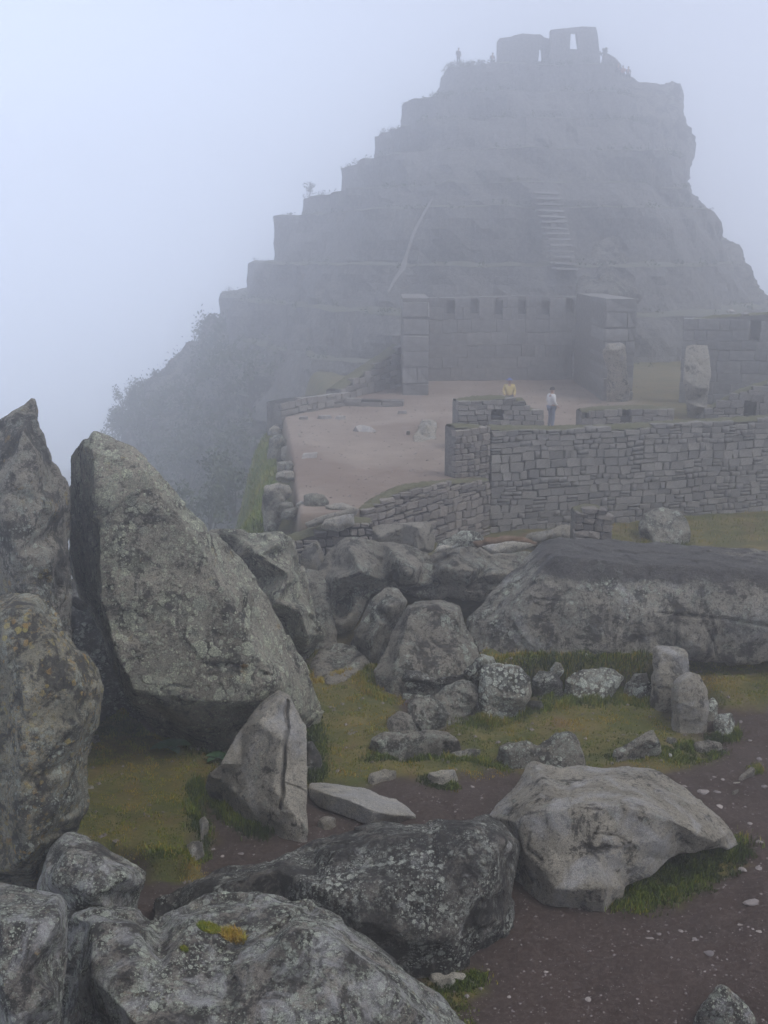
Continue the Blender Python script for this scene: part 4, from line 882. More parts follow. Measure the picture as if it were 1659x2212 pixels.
# small rocks and the ring
ringrocks = [
 ('low long rock with a pale ridge in the grass left of the stone ring', 'grey', [(795,1610,'g'),(800,1598),(830,1582),(880,1583),(900,1580),(940,1576),(970,1582),(990,1596),(1005,1612,'g'),(960,1632,'g'),(900,1640,'g'),(840,1638,'g')], .9),
 ('thin flat stone just right of the low long rock', 'pale', [(955,1634,'g'),(975,1626),(1010,1618),(1038,1620),(1034,1634,'g'),(1000,1640,'g')], .3),
 ('small squared stone in a tuft of grass on the path', 'pale', [(920,1676,'g'),(925,1668),(960,1662),(982,1661),(1008,1690,'g'),(978,1702,'g'),(935,1694,'g')], .4),
 ('small pale stone at the grass edge above the flat slab', 'pale', [(785,1692,'g'),(800,1672),(830,1662),(855,1666),(852,1682,'g'),(820,1697,'g')], .3),
 ('two humped grey rock in front of the ring lawn', 'grey', [(1062,1636,'g'),(1080,1612),(1110,1604),(1140,1599),(1162,1612),(1200,1584),(1232,1577),(1245,1586),(1262,1625),(1274,1656,'g'),(1200,1664,'g'),(1130,1652,'g'),(1090,1650,'g')], .9),
 ('wedge shaped rock at the near right of the ring lawn', 'grey', [(1312,1642,'g'),(1328,1622),(1370,1598),(1402,1574),(1412,1573),(1428,1600),(1430,1620,'g'),(1380,1636,'g'),(1335,1647,'g')], .6),
 ('little stone right of the wedge shaped rock', 'grey', [(1434,1604,'g'),(1440,1590),(1460,1594),(1478,1610,'g'),(1455,1614,'g')], .25),
 ('flat mossy stone at the right corner of the ring', 'grey', [(1494,1620,'g'),(1500,1604),(1530,1600),(1558,1606),(1562,1622,'g'),(1520,1636,'g')], .4),
 ('white chip of stone on the ring edge', 'white_stone', [(1438,1642,'g'),(1445,1626),(1452,1628),(1448,1645,'g')], .15),
 ('second white chip on the ring edge', 'white_stone', [(1476,1628,'g'),(1482,1620),(1492,1621),(1488,1632,'g')], .15),
 ('tall squared upright stone at the right end of the ring', 'tan', [(1407,1530,'g'),(1409,1470),(1414,1402),(1420,1396),(1478,1402),(1487,1412),(1488,1450),(1470,1500),(1446,1534,'g')], .7),
 ('round topped upright stone beside the squared one', 'tan', [(1456,1580,'g'),(1452,1520),(1453,1480),(1465,1460),(1490,1448),(1512,1454),(1528,1490),(1532,1530),(1520,1580,'g'),(1480,1584,'g')], .8),
 ('small rounded stone leaning on the round topped upright', 'grey', [(1474,1580,'g'),(1472,1515),(1485,1506),(1505,1508),(1516,1530),(1516,1570,'g'),(1495,1582,'g')], .4),
 ('lichened stone behind the right end upright stones', 'white', [(1518,1560,'g'),(1520,1520),(1540,1508),(1550,1520),(1552,1555,'g')], .5),
 ('outer rightmost stone of the ring in a grass tuft', 'white', [(1545,1590,'g'),(1542,1555),(1552,1542),(1580,1541),(1586,1560),(1580,1595,'g')], .6),
 ('big white crusted block in the back of the ring', 'white', [(1026,1555,'g'),(1034,1500),(1036,1448),(1050,1436),(1080,1434),(1120,1438),(1148,1462),(1150,1500),(1140,1518),(1105,1540,'g'),(1060,1560,'g')], 1.0),
 ('upright crusted block left of the big white crusted one', 'grey', [(940,1545),(942,1505),(965,1480),(1000,1470),(1030,1478),(1036,1510),(1030,1550,'g'),(980,1562,'g'),(950,1560,'g')], .9),
 ('rounded leaning rock at the left back of the ring', 'grey', [(880,1560),(880,1520),(895,1505),(930,1500),(958,1520),(968,1545),(950,1575,'g'),(920,1582,'g')], .8),
 ('jagged low rock at the left tip of the ring', 'grey', [(830,1575,'g'),(838,1556),(862,1538),(885,1542),(905,1545),(918,1582,'g'),(870,1588,'g')], .7),
 ('white crusted stone on top between two ring blocks', 'white', [(1000,1450),(1016,1438),(1040,1412),(1065,1420),(1075,1438),(1040,1450),(1040,1470),(1010,1468)], .5),
 ('dark flat stone at the left top of the ring', 'dark', [(868,1470),(875,1448),(900,1450),(940,1465),(1010,1455),(1010,1475),(940,1482),(890,1480)], .6),
 ('small pale stone under the dark flat one', 'white', [(874,1482),(880,1470),(905,1468),(915,1480),(905,1492),(880,1494)], .3),
 ('crusty stone below the small pale one', 'white', [(866,1515),(870,1498),(900,1495),(920,1505),(915,1520),(880,1525)], .4),
 ('lumpy white stone perched above the middle of the ring', 'white', [(1234,1426),(1245,1410),(1262,1408),(1285,1416),(1310,1432),(1306,1440),(1280,1434),(1245,1434)], .4),
 ('wide crusted boulder in the middle back of the ring', 'white', [(1218,1500,'g'),(1222,1470),(1240,1452),(1262,1443),(1300,1438),(1330,1448),(1348,1462),(1338,1482),(1325,1500),(1290,1512,'g'),(1240,1512,'g')], .9),
 ('small grey stone in the mossy bank of the ring', 'white', [(1188,1446),(1200,1430),(1212,1432),(1218,1450),(1208,1466),(1192,1458)], .3),
 ('dark sunken rock in the bank right of the big white crusted block', 'dark', [(1152,1500,'g'),(1150,1468),(1165,1450),(1195,1452),(1215,1475),(1218,1502,'g'),(1185,1512,'g')], .7),
 ('dark mossy rock between the wide crusted boulder and the squared upright', 'white', [(1340,1505,'g'),(1350,1475),(1365,1462),(1395,1460),(1408,1480),(1406,1512,'g'),(1370,1516,'g')], .7),
 ('half buried grey rock in the shaded foot of the ring bank', 'dark', [(1110,1535,'g'),(1140,1512),(1170,1515),(1190,1530,'g'),(1150,1542,'g')], .4),
 ('small stone on the bank before the squared upright', 'grey', [(1360,1470),(1370,1455),(1398,1452),(1404,1475),(1390,1490),(1365,1484)], .4),
 ('smallest stone of the short row on the dirt path', 'grey', [(1578,1722,'g'),(1582,1708),(1596,1704),(1598,1714,'g')], .15),
 ('middle pale stone of the short row on the dirt path', 'pale', [(1580,1698,'g'),(1584,1690),(1600,1688),(1598,1700,'g')], .15),
 ('long stone of the short row on the dirt path', 'grey', [(1582,1690,'g'),(1598,1676),(1624,1654),(1632,1660),(1630,1672,'g'),(1600,1688,'g')], .25),
 ('white faced stone set in the edge of the left grass mound', 'pale', [(402,1848,'g'),(402,1824),(412,1816),(438,1817),(442,1845,'g'),(425,1852,'g')], .3),
 ('flat stone at the rim of the left grass mound', 'pale', [(366,1810,'g'),(370,1800),(388,1800),(404,1812,'g')], .25),
 ('buried reddish stone in the bank of the left grass mound', 'tan', [(424,1800,'g'),(430,1770),(442,1760),(450,1775),(446,1802,'g')], .3),
 ('small pale stone on grass by the orange crusted rock', 'pale', [(184,1708,'g'),(188,1698),(202,1697),(200,1712,'g')], .15),
 ('grey stone poking out beside the orange crusted rock', 'grey', [(196,1608,'g'),(196,1592),(212,1588),(218,1602,'g')], .2),
 ('pinkish stone in the hollow beneath the thick pale slab', 'tan', [(686,1790,'g'),(688,1770),(700,1762),(726,1764),(728,1790,'g'),(705,1800,'g')], .3),
 ('lower pinkish stone next to the foreground boulder edge', 'tan', [(696,1812,'g'),(704,1800),(722,1800),(728,1812,'g')], .3),
 ('pale tan slab with a crack at the foot of the dark foreground boulder', 'chalk', [(896,2112,'g'),(930,2100),(960,2097),(1004,2100),(1010,2108),(990,2128),(960,2135,'g'),(920,2128,'g')], .5),
 ('pointed lichened rock poking up at the lower right corner', 'fore', [(1480,2212,'g'),(1500,2180),(1530,2150),(1545,2130),(1562,2122),(1580,2140),(1600,2165),(1630,2205),(1660,2250,'g'),(1560,2262,'g')], .8),
 ('pointed low rock in the grass behind the ring', 'grey', [(740,1592,'g'),(752,1582),(775,1578),(790,1584,'g'),(765,1594,'g')], .3),
 ('dark low rock emerging from the grass left of the long rock', 'grey', [(560,1622,'g'),(600,1625),(600,1600),(570,1604)], .2),
]
for lb, mt, pts_, T_ in ringrocks:
    g_ = [gD(p[0], p[1]) for p in pts_ if len(p) > 2]; vv = [p[1] for p in pts_]; hgt = max(vv)-min(vv)
    if g_: D0 = min(g_)+.35*T_+.1
    else: D0 = {1455:22.3}.get(0, 21.9)
    if pts_[0][1] < 1440 and not g_: D0 = 22.4
    vx = .03 if min(abs(pts_[0][1]-pts_[1][1])+40, 100) > 0 and T_ > .35 else .018
    R('loose_rock' if T_ < .5 else 'boulder', lb, 'stone' if T_ < .5 else 'boulder', mt, pts_, D0, T=T_, vox=vx, amp=min(.05, .06*T_+.006), bulge=min(.16, .22*T_), inset=14, step=18, smooth=1)

# stones on the path: about forty that can be told apart
M['pebble'] = plainmat('pebble', (.20,.17,.155), (.36,.32,.29), 14, .01, .35)
pm = []
for i in range(8):
    bm = bmesh.new(); bmesh.ops.create_icosphere(bm, subdivisions=2, radius=1)
    for v_ in bm.verts:
        v_.co *= 1+.25*math.sin(v_.co.x*3+i)+random.uniform(-.12, .12); v_.co.z *= .45
    me = bpy.data.meshes.new('pebble'); bm.to_mesh(me); bm.free(); me.materials.append(M['pebble']); pm.append(me)
peb = [(1622,1952,15),(1636,1878,11),(1605,1880,9),(1500,1994,7),(1470,2012,6),(1440,2000,5),(1402,2030,9),(1425,2020,6),(1430,2072,6),(1565,2048,10),(1250,2230,8),(1230,2045,5),(1172,2052,8),(1270,2160,8),(1368,2142,6),(1100,2155,6),(1335,2090,5),(1530,2060,11),(1500,2030,7),(1460,1975,5),(1600,2000,6),(1640,2015,8),(1480,1700,6),(1520,1712,12),(1550,1712,7),(1560,1686,7),(1545,1680,5),(1640,1820,9),(1620,1780,6),(1650,1700,8),(1640,1640,7),(950,1735,6),(985,1755,5),(1020,1700,5),(1040,1725,4),(480,1850,5),(520,1845,6),(380,1890,5),(460,1835,5),(1555,1745,9),(1620,1600,5),(1600,1560,5),(1180,2100,5),(1240,2110,6)]
for u, v, s in peb:
    D = gD(u, v); X = P(u, v, D); r = s*D/FOC*1.15
    o = link('path_stone', random.choice(pm), None, X); o.scale = (r, r*.8, r*.8); o.rotation_euler = (0, 0, random.uniform(0, 6.28)); o.location.z += r*.15
    lb = {15: 'largest pale flat stone on the path, right of the grass under the broad pale boulder', 12: 'long flat stone on the path between the ring corner and the broad pale boulder'}.get(s, 'small loose stone lying on the brown dirt path')
    if (u, s) == (1636, 11): lb = 'pale stone on the path beyond the right tip of the broad pale boulder'
    if (u, s) == (1530, 11): lb = 'widest loose stone on the open path nearer than the largest pale flat one'
    tag(o, lb, 'stone', 'loose stones scattered on the dirt path')

# ---- gravel and grass
def in_view(x, y, z, mar=60):
    u, v = proj(np.stack([x, y, z], -1)); return (u > -mar) & (u < 1659+mar) & (v < 2212+mar) & (v > 900)
n = 26000
gx = RNG.uniform(-7, 8.5, n); gy = 11+ (38-11)*RNG.random(n)**1.6; g = grassness(gx, gy); keep = (g < .4) & (sdf(PLAZA, gx, gy) < -.2); gx, gy = gx[keep], gy[keep]; gzv = gz(gx, gy)
keep = in_view(gx, gy, gzv); gx, gy, gzv = gx[keep], gy[keep], gzv[keep]; n = len(gx)
oct_ = np.array([[1,0,0],[0,1,0],[-1,0,0],[0,-1,0],[0,0,.6],[0,0,-.6]]); of_ = np.array([[0,1,4],[1,2,4],[2,3,4],[3,0,4],[1,0,5],[2,1,5],[3,2,5],[0,3,5]])
r = .006+.022*RNG.random(n)**5; V = oct_[None]*r[:, None, None]*RNG.uniform(.6, 1.3, (n, 6, 1)); a = RNG.uniform(0, 6.3, n); c_, s_ = np.cos(a)[:, None], np.sin(a)[:, None]
V = np.stack([V[..., 0]*c_-V[..., 1]*s_, V[..., 0]*s_+V[..., 1]*c_, V[..., 2]], -1)+np.stack([gx, gy, gzv+.002], 1)[:, None]
F = (of_[None]+6*np.arange(n)[:, None, None]).reshape(-1, 3)
M['gravel'] = plainmat('gravel', (.07,.055,.05), (.30,.26,.24), 2.7, 0)
tag(link('gravel', mesh_np('gravel', V.reshape(-1, 3), F, M['gravel'], False)), 'fine gravel strewn over the dirt path', kind='stuff')

n = 9000; gx = RNG.uniform(-5.5, 16, n); gy = RNG.uniform(30, 64, n); keep = (sdf(PLAZA, gx, gy) > .15)
gx, gy = gx[keep], gy[keep]; gzv = gz(gx, gy); n = len(gx); r = .012+.05*RNG.random(n)**4
V = oct_[None]*r[:, None, None]*RNG.uniform(.6, 1.3, (n, 6, 1))+np.stack([gx, gy, gzv], 1)[:, None]; F = (of_[None]+6*np.arange(n)[:, None, None]).reshape(-1, 3)
tag(link('court_gravel', mesh_np('court_gravel', V.reshape(-1, 3), F, M['gravel'], False)), 'small stones strewn over the pinkish earth court', kind='stuff')
n = 1500; gx = RNG.uniform(-7, 8.5, n); gy = RNG.uniform(11.5, 26, n); keep = grassness(gx, gy) > .5; gx, gy = gx[keep], gy[keep]; gzv = gz(gx, gy); n = len(gx); r = .012+.05*RNG.random(n)**3
V = oct_[None]*r[:, None, None]*RNG.uniform(.6, 1.3, (n, 6, 1))+np.stack([gx, gy, gzv+.01], 1)[:, None]; F = (of_[None]+6*np.arange(n)[:, None, None]).reshape(-1, 3)
tag(link('turf_rubble', mesh_np('turf_rubble', V.reshape(-1, 3), F, M['gravel'], False)), 'little stones lying in the quarry grass', kind='stuff')
def blades(name, label, xs, ys, zs, hts, col_attr, mat, lean=.5, wid=.007):
    n = len(xs); a = RNG.uniform(0, 6.283, n); ln = RNG.uniform(.05, lean, n); w_ = wid*RNG.uniform(.7, 1.4, n)
    b0 = np.stack([xs, ys, zs-.01], 1); d = np.stack([np.cos(a), np.sin(a), np.zeros(n)], 1); sdv = np.stack([-np.sin(a), np.cos(a), np.zeros(n)], 1)
    mid = b0+d*(ln*hts*.35)[:, None]; mid[:, 2] += hts*.6; tip = b0+d*(ln*hts)[:, None]; tip[:, 2] += hts*(1-.3*ln)
    V = np.stack([b0-sdv*w_[:, None], b0+sdv*w_[:, None], mid+sdv*w_[:, None]*.7, mid-sdv*w_[:, None]*.7, tip], 1).reshape(-1, 3)
    k5 = 5*np.arange(n)[:, None]; F = np.concatenate([k5+[0,1,2], k5+[0,2,3], k5+[3,2,4]])
    me = mesh_np(name, V, F, mat, True)
    at_ = me.attributes.new('tone', 'FLOAT', 'POINT'); at_.data.foreach_set('value', np.repeat(col_attr, 5).astype(np.float32))
    return tag(link(name, me), label, kind='stuff')
m, t, b = newmat('grass_blade'); k = N(t); at = k.n('ShaderNodeAttribute', attribute_name='tone')
cr = k.n('ShaderNodeValToRGB'); e = cr.color_ramp.elements; e[0].position = 0; e[0].color = (.022,.035,.010,1); e[1].position = 1; e[1].color = (.44,.32,.15,1)
for p_, c_2 in ((.3, (.11,.14,.020,1)), (.55, (.25,.20,.04,1)), (.78, (.32,.16,.05,1))): q = e.new(p_); q.color = c_2
k.l(at.outputs['Fac'], cr.inputs[0]); k.l(k.mix(1.0, cr.outputs[0], (1.10, 1.22, .50), 'MULTIPLY'), b.inputs['Base Color']); b.inputs['Roughness'].default_value = .7
M['grass'] = m
def scatter_poly(poly, dens):
    poly = np.array(poly); lo, hi = poly.min(0)-.4, poly.max(0)+.4; n = int(np.prod(hi-lo)*dens); x = RNG.uniform(lo[0], hi[0], n); y = RNG.uniform(lo[1], hi[1], n)
    s = sdf(poly, x, y)+.25*fbm(np.stack([x, y, x*0], 1)*1.3, 2); k_ = s > RNG.uniform(-.15, .1, n); return x[k_], y[k_]
XS, YS, HS, TS = [], [], [], []
def add_grass(x, y, h, t0):
    q = np.stack([x, y, x*0], 1); nn = fbm(q*.9+5, 3); n2 = fbm(q*3+1, 2)
    XS.append(x); YS.append(y); HS.append(h*np.clip(.75+.9*n2+.5*fbm(q*9+2, 2), .25, 2.2)*RNG.uniform(.5, 1.2, len(x))); TS.append(np.clip(t0-.08+.48*nn+.26*n2+RNG.normal(0, .15, len(x)), 0, 1))
for poly, dens, h, t0 in ((MOUND, 1700, .05, .48), (MID, 1100, .055, .48), (RING, 1100, .055, .45), (GRIGHT, 900, .06, .42), (BANK, 900, .06, .62), (UNDERJ, 3500, .10, .15), (FOOT, 3500, .06, .3), (LAWN, 160, .10, .42)):
    x, y = scatter_poly(poly, dens); pn = fbm(np.stack([x, y, x*0], 1)*2.4+40, 3); kk = pn > RNG.uniform(-.75, -.25, len(x)); x, y = x[kk], y[kk]; add_grass(x, y, h, t0)
# dark tufts at the feet of rocks
def tufts(line, n, h, t0, spread=.12):
    P3 = [P(u, v, gD(u, v)) for u, v in line]; 
    for a_, b_ in zip(P3[:-1], P3[1:]):
        L = np.linalg.norm(b_-a_); m_ = max(1, int(n*L)); tt = RNG.random(m_); x = a_[0]+(b_[0]-a_[0])*tt+RNG.normal(0, spread, m_); y = a_[1]+(b_[1]-a_[1])*tt+RNG.normal(0, spread, m_)
        add_grass(x, y, h, t0)
tufts([(1340,1950),(1440,1880),(1520,1845),(1600,1825)], 2500, .14, .12, .16)
tufts([(1370,1950),(1460,1900),(1560,1860),(1612,1845)], 1500, .12, .12, .1)
tufts([(430,1700),(470,1735),(520,1770),(570,1805)], 3500, .17, .15, .14)
tufts([(425,1720),(430,1800)], 2500, .12, .22, .1)
tufts([(800,1640),(880,1648),(950,1640)], 3000, .13, .2, .12); tufts([(960,1642),(1060,1655),(1110,1660)], 2500, .12, .22, .1)
tufts([(915,1688),(940,1700),(985,1704)], 3000, .10, .2, .06)
tufts([(1000,1560),(1060,1562),(1140,1530),(1220,1515),(1330,1510),(1400,1520)], 2500, .14, .28, .14)
tufts([(1120,1500),(1200,1490),(1300,1500),(1405,1500)], 3000, .2, .10, .14)
tufts([(1050,1445),(1150,1450),(1220,1460),(1350,1470),(1400,1480)], 2500, .12, .5, .12)
tufts([(1320,1640),(1430,1625),(1500,1615)], 2000, .10, .35, .1); tufts([(1540,1600),(1590,1590)], 4000, .13, .2, .09)
tufts([(880,1465),(940,1490),(1000,1480)], 1500, .1, .45, .08)
tufts([(665,1560),(680,1640),(672,1690)], 3000, .14, .2, .12); tufts([(680,1470),(760,1460),(800,1440)], 3000, .13, .72, .12)
tufts([(800,1470),(812,1500),(860,1520)], 1500, .12, .6, .1)
tufts([(205,1560),(250,1570),(300,1590)], 2500, .08, .12, .2)
tufts([(300,1570),(380,1600),(480,1640)], 2000, .10, .25, .15); tufts([(330,1860),(400,1855),(440,1850)], 2500, .10, .35, .07)
tufts([(1430,1432),(1560,1425),(1659,1418)], 1500, .10, .2, .15); tufts([(960,2135),(1010,2130),(1035,2110)], 4000, .10, .3, .07)
tufts([(1440,1640),(1500,1640),(1560,1625)], 2500, .1, .35, .08); tufts([(1636,1670),(1630,1665)], 6000, .12, .25, .06)
tufts([(1384,1172),(1440,1178),(1490,1174)], 500, .14, .25, .12)
x = np.concatenate(XS); y = np.concatenate(YS); h = np.concatenate(HS); tn = np.concatenate(TS); z = gz(x, y); kp = in_view(x, y, z) & (h > .01)
blades('grass', 'short green and straw coloured grass on the quarry floor', x[kp], y[kp], z[kp], h[kp], tn[kp], M['grass'])
print('blades', kp.sum())
# slope grass below the court
n = 60000; y = RNG.uniform(27, 60, n); e = np.interp(y, EDGE[:, 0], EDGE[:, 1]); x = e+.15-RNG.random(n)**1.3*9; z = gz(x, y)
h = .16*RNG.uniform(.5, 1.5, n)*(y/34); tn = np.clip(.36+.12*fbm(np.stack([x, y, x*0], 1)*.4, 3)+RNG.normal(0, .07, n), 0, 1)
blades('slope_grass', 'long green grass on the steep slope left of the court', x, y, z, h, tn, M['grass'], .7, .02)

# moss pocket on the front boulder and orange moss between rocks
def on_rock(u, v, rock):
    o = cam.location; d = Vector(P(u, v, 10))-o; d.normalize(); hit, loc, nor, _ = rock.ray_cast(rock.matrix_world.inverted() @ o, d, distance=60) if False else rock.ray_cast(o-rock.location, d)
    return (loc+rock.location, nor) if hit else (None, None)
bpy.context.view_layer.update()
byl = {l: o for o, l in ROCKS}
fr = byl['massive lichen covered boulder across the bottom foreground with a mossy pocket']
def moss_patch(name, label, rock, c, ru, rv, n, h, t0, cat):
    xs = []
    for i in range(n):
        a, r_ = random.uniform(0, 6.283), math.sqrt(random.random()); u = c[0]+ru*r_*math.cos(a)+rv*.2*r_*math.sin(a); v = c[1]+rv*r_*math.sin(a)+.35*ru*r_*math.cos(a)*(.6)
        loc, nor = on_rock(u, v, rock)
        if loc is not None: xs.append(loc)
    if not xs: return
    X = np.array(xs); n = len(X); tn = np.clip(t0+.18*fbm(X*6, 2)+RNG.normal(0, .08, n), 0, 1)
    o = blades(name, label, X[:, 0], X[:, 1], X[:, 2], h*RNG.uniform(.5, 1.4, n), tn, M['grass'], 1.0, .004)
    del o['kind']; tag(o, label, cat); return o
moss_patch('moss_clump', 'orange brown tuft of dry moss in the hollow of the front boulder', fr, (505,2025), 26, 14, 700, .08, .72, 'moss')
moss_patch('moss_clump', 'olive green moss cushion left of the dry orange tuft', fr, (452,2005), 26, 12, 1600, .035, .42, 'moss')
moss_patch('moss_clump', 'tiny green moss spot below the olive cushion', fr, (398,2050), 9, 7, 250, .03, .4, 'moss')

# leafy plants at the foot of the tall slab
m = plainmat('broad_leaf', (.035,.085,.035), (.06,.13,.055), 20, 0, .1, .6); M['leaf'] = m
def leafy(u, v, s, n, label):
    X = P(u, v, gD(u, v)); root = thing('broad_leaf_plant', label, 'plant', X, 0, 'broad leaved plants by the tall slab')
    for i in range(n):
        a = i*6.283/n+random.uniform(-.3, .3); L = s*random.uniform(.75, 1.2); el = random.uniform(.5, 1.0); V = []; F = []
        for j in range(7):
            q = j/6; w_ = .30*L*math.sin(math.pi*min(q*.93+.04, 1))**.8; hx = L*q*math.cos(el*(1-q*.5)); z = L*(math.sin(el)*q-.45*q*q)
            for sd_ in (-1, 0, 1): V.append((hx, sd_*w_, z+abs(sd_)*w_*.35+.02))
        for j in range(6):
            for k_ in range(2): F.append((j*3+k_, j*3+k_+1, j*3+k_+4, j*3+k_+3))
        me = bpy.data.meshes.new('leaf'); me.from_pydata(V, [], F); me.materials.append(M['leaf']); me.polygons.foreach_set('use_smooth', np.full(len(F), True))
        o = link('leaf', me, root); o.rotation_euler = (0, 0, a)
leafy(372, 1622, .36, 8, 'larger broad leaved green plant below the tall spotted slab')
leafy(470, 1640, .22, 6, 'small green plant between the tall slab and the cracked rock')
leafy(655, 1458, .22, 6, 'bright green sprig under the boulder leaning on the tall slab')

# bushes along the left cliff and terrace edge
m, t, b = newmat('bush_leaf'); k = N(t); ge = k.n('ShaderNodeTexCoord'); k.l(k.mix(k.ramp(k.noise(ge.outputs['Object'], .8, 4), .4, .6), (.030,.045,.018), (.085,.10,.045)), b.inputs['Base Color']); M['bush'] = m
M['bark'] = plainmat('bark', (.06,.05,.04), (.11,.09,.07), 5, .02)
def bush(u, v, D, r, n, label, leaf=.16, tall=1.0, sparse=False):
    D = H(D); X = P(u, v, D); root = thing('bush', label, 'bush', X-np.array([0, 0, r*tall]), 0, 'bushes clinging to the left cliff')
    cl = RNG.normal(0, .45, (max(5, n//90), 3))*r*np.array([1, 1, tall]); c = cl[RNG.integers(0, len(cl), n)]+RNG.normal(0, .2*r, (n, 3))
    c[:, 2] += r*tall; a = RNG.normal(size=(n, 3)); a /= np.linalg.norm(a, axis=1)[:, None]; b_ = np.cross(a, RNG.normal(size=(n, 3))); b_ /= np.linalg.norm(b_, axis=1)[:, None]
    s = leaf*RNG.uniform(.5, 1.3, n)[:, None]; V = np.stack([c-a*s, c+b_*s*.5, c+a*s, c-b_*s*.5], 1).reshape(-1, 3); F = np.arange(4*n).reshape(n, 4)
    link('foliage', mesh_np('foliage', V, F, M['bush'], False), root)
    V = []; F = []
    for q in cl[:8]:
        e_ = q+np.array([0, 0, r*tall]); k0 = len(V); w_ = .05*r
        V += [(-w_, 0, -r*.5), (w_, 0, -r*.5), (0, w_, -r*.5), tuple(e_)]; F += [(k0, k0+1, k0+3), (k0+1, k0+2, k0+3), (k0+2, k0, k0+3)]
    me = bpy.data.meshes.new('stems'); me.from_pydata(V, [], F); me.materials.append(M['bark']); link('stems', me, root)
bs = [(288,862,91,1.7,1500,'bushy tree at the left end of the cliff top'),(315,845,92,1.3,900,'bush right of the leftmost cliff tree'),(345,822,92,1.2,800,'bush in the middle of the cliff top row'),(372,800,93,1.2,700,'bush under the lowest terrace on the cliff top'),(395,775,93,1.0,500,'low bush against the lowest terrace corner'),(270,905,90,1.5,1100,'tree leaning out from the left cliff face'),(300,920,88,1.6,1000,'dark bush lower on the left cliff face'),(345,880,88,1.8,900,'wide bush in the upper cliff face'),(262,850,90,.9,160,'sparse sapling outermost on the cliff top'),(245,918,88,1.1,200,'thin sapling sticking out of the cliff side'),(225,930,88,1.0,140,'faint twiggy shrub at the far left of the cliff'),(460,692,93,.7,300,'tiny shrub at the ninth terrace edge'),(400,1000,80,2.0,900,'bush halfway down the misty cliff'),(505,1030,62,1.6,900,'bush growing on the steep slope below the court'),(450,1090,60,1.5,800,'lower bush on the steep slope beside the tall slab')]
for u, v, D, r, n, lb in bs: bush(u, v, D, r, n, lb)
def scatter_leaves(name, label, targets, n, leaf, spread):
    P0 = []
    for o in targets:
        me = o.data; nv = len(me.vertices); co = np.empty(nv*3, np.float32); me.vertices.foreach_get('co', co); mw = np.array(o.matrix_world); co = co.reshape(-1, 3)@mw[:3, :3].T+mw[:3, 3]
        P0.append(co)
    P0 = np.concatenate(P0); mk = noise3(P0*.22)+.5*noise3(P0*.9) > .05; u, v = proj(P0); mk &= (u > -80) & (u < 1740) & (P0[:, 1] < H(100)); P0 = P0[mk]
    ci = RNG.integers(0, len(P0), n//14); c = np.repeat(P0[ci], 14, 0)+RNG.normal(0, spread, (len(ci)*14, 3)); n = len(c); c[:, 2] += .15
    a = RNG.normal(size=(n, 3)); a /= np.linalg.norm(a, axis=1)[:, None]; b_ = np.cross(a, RNG.normal(size=(n, 3))); b_ /= np.linalg.norm(b_, axis=1)[:, None]
    s_ = leaf*RNG.uniform(.4, 1.3, n)[:, None]; V = np.stack([c-a*s_, c+b_*s_*.5, c+a*s_, c-b_*s_*.5], 1).reshape(-1, 3)
    tag(link(name, mesh_np(name, V, np.arange(4*n).reshape(n, 4), M['bush'], False)), label, kind='stuff')
bpy.context.view_layer.update()
scatter_leaves('ledge_vegetation', 'low plants and tufts along the terrace ledges of the hill', [o for o in C.objects if o.name.startswith('turf_top')], 22000, .10, .16)
scatter_leaves('cliff_vegetation', 'scrub covering the shaded cliff at the left end of the hill', [o for o, l in ROCKS if 'cliff falling' in l], 70000, .2, .5)
def twig(u, v, D, h, label):
    D = H(D); X = P(u, v, D); root = thing('twiggy_shrub', label, 'shrub', X, 0, None); V = []; F = []; L = []
    for i in range(9):
        a = random.uniform(-.5, .5); q = np.array([math.sin(a)*h, random.uniform(-.3, .3), math.cos(a)*h*random.uniform(.6, 1)]); k0 = len(V)
        V += [(-.03, 0, -.2), (.03, 0, -.2), (0, .03, -.2), tuple(q)]; F += [(k0, k0+1, k0+3), (k0+1, k0+2, k0+3), (k0+2, k0, k0+3)]
        for j in range(14): L.append(q*random.uniform(.5, 1.05)+np.random.default_rng(i*20+j).normal(0, .12, 3))
    me = bpy.data.meshes.new('stems'); me.from_pydata(V, [], F); me.materials.append(M['bark']); link('stems', me, root)
    L = np.array(L); n = len(L); a = RNG.normal(size=(n, 3))*.09; b_ = RNG.normal(size=(n, 3))*.05
    link('foliage', mesh_np('foliage', np.stack([L-a, L+b_, L+a, L-b_], 1).reshape(-1, 3), np.arange(4*n).reshape(n, 4), M['bush'], False), root)
twig(668, 424, 96, 1.5, 'sparse twiggy shrub standing on the fifth terrace')
twig(1305, 118, 99, .5, 'small plant beside the right wall of the summit ruin')

# ---- people
def skin_obj(name, pts, edges, rad, mat, parent, loc=(0, 0, 0), root=0, sub=1):
    me = bpy.data.meshes.new(name); me.from_pydata(pts, edges, []); o = bpy.data.objects.new(name, me); C.objects.link(o)
    md = o.modifiers.new('skin', 'SKIN'); md.use_smooth_shade = True
    for i, r_ in enumerate(rad):
        s = me.skin_vertices[0].data[i]; s.radius = (r_, r_) if not isinstance(r_, tuple) else r_; s.use_root = (i == root)
    ss = o.modifiers.new('sub', 'SUBSURF'); ss.levels = sub; ss.render_levels = sub
    dg = bpy.context.evaluated_depsgraph_get(); dg.update(); e = bpy.data.meshes.new_from_object(o.evaluated_get(dg)); bpy.data.objects.remove(o)
    e.materials.clear(); e.materials.append(mat); e.polygons.foreach_set('use_smooth', np.full(len(e.polygons), True))
    return link(name, e, parent, loc)
def solid(name, c, rough=.85): return plainmat(name, c, tuple(min(1, x*1.15) for x in c), 12, 0, 0, rough)
SK = solid('skin', (.35, .21, .15), .6)
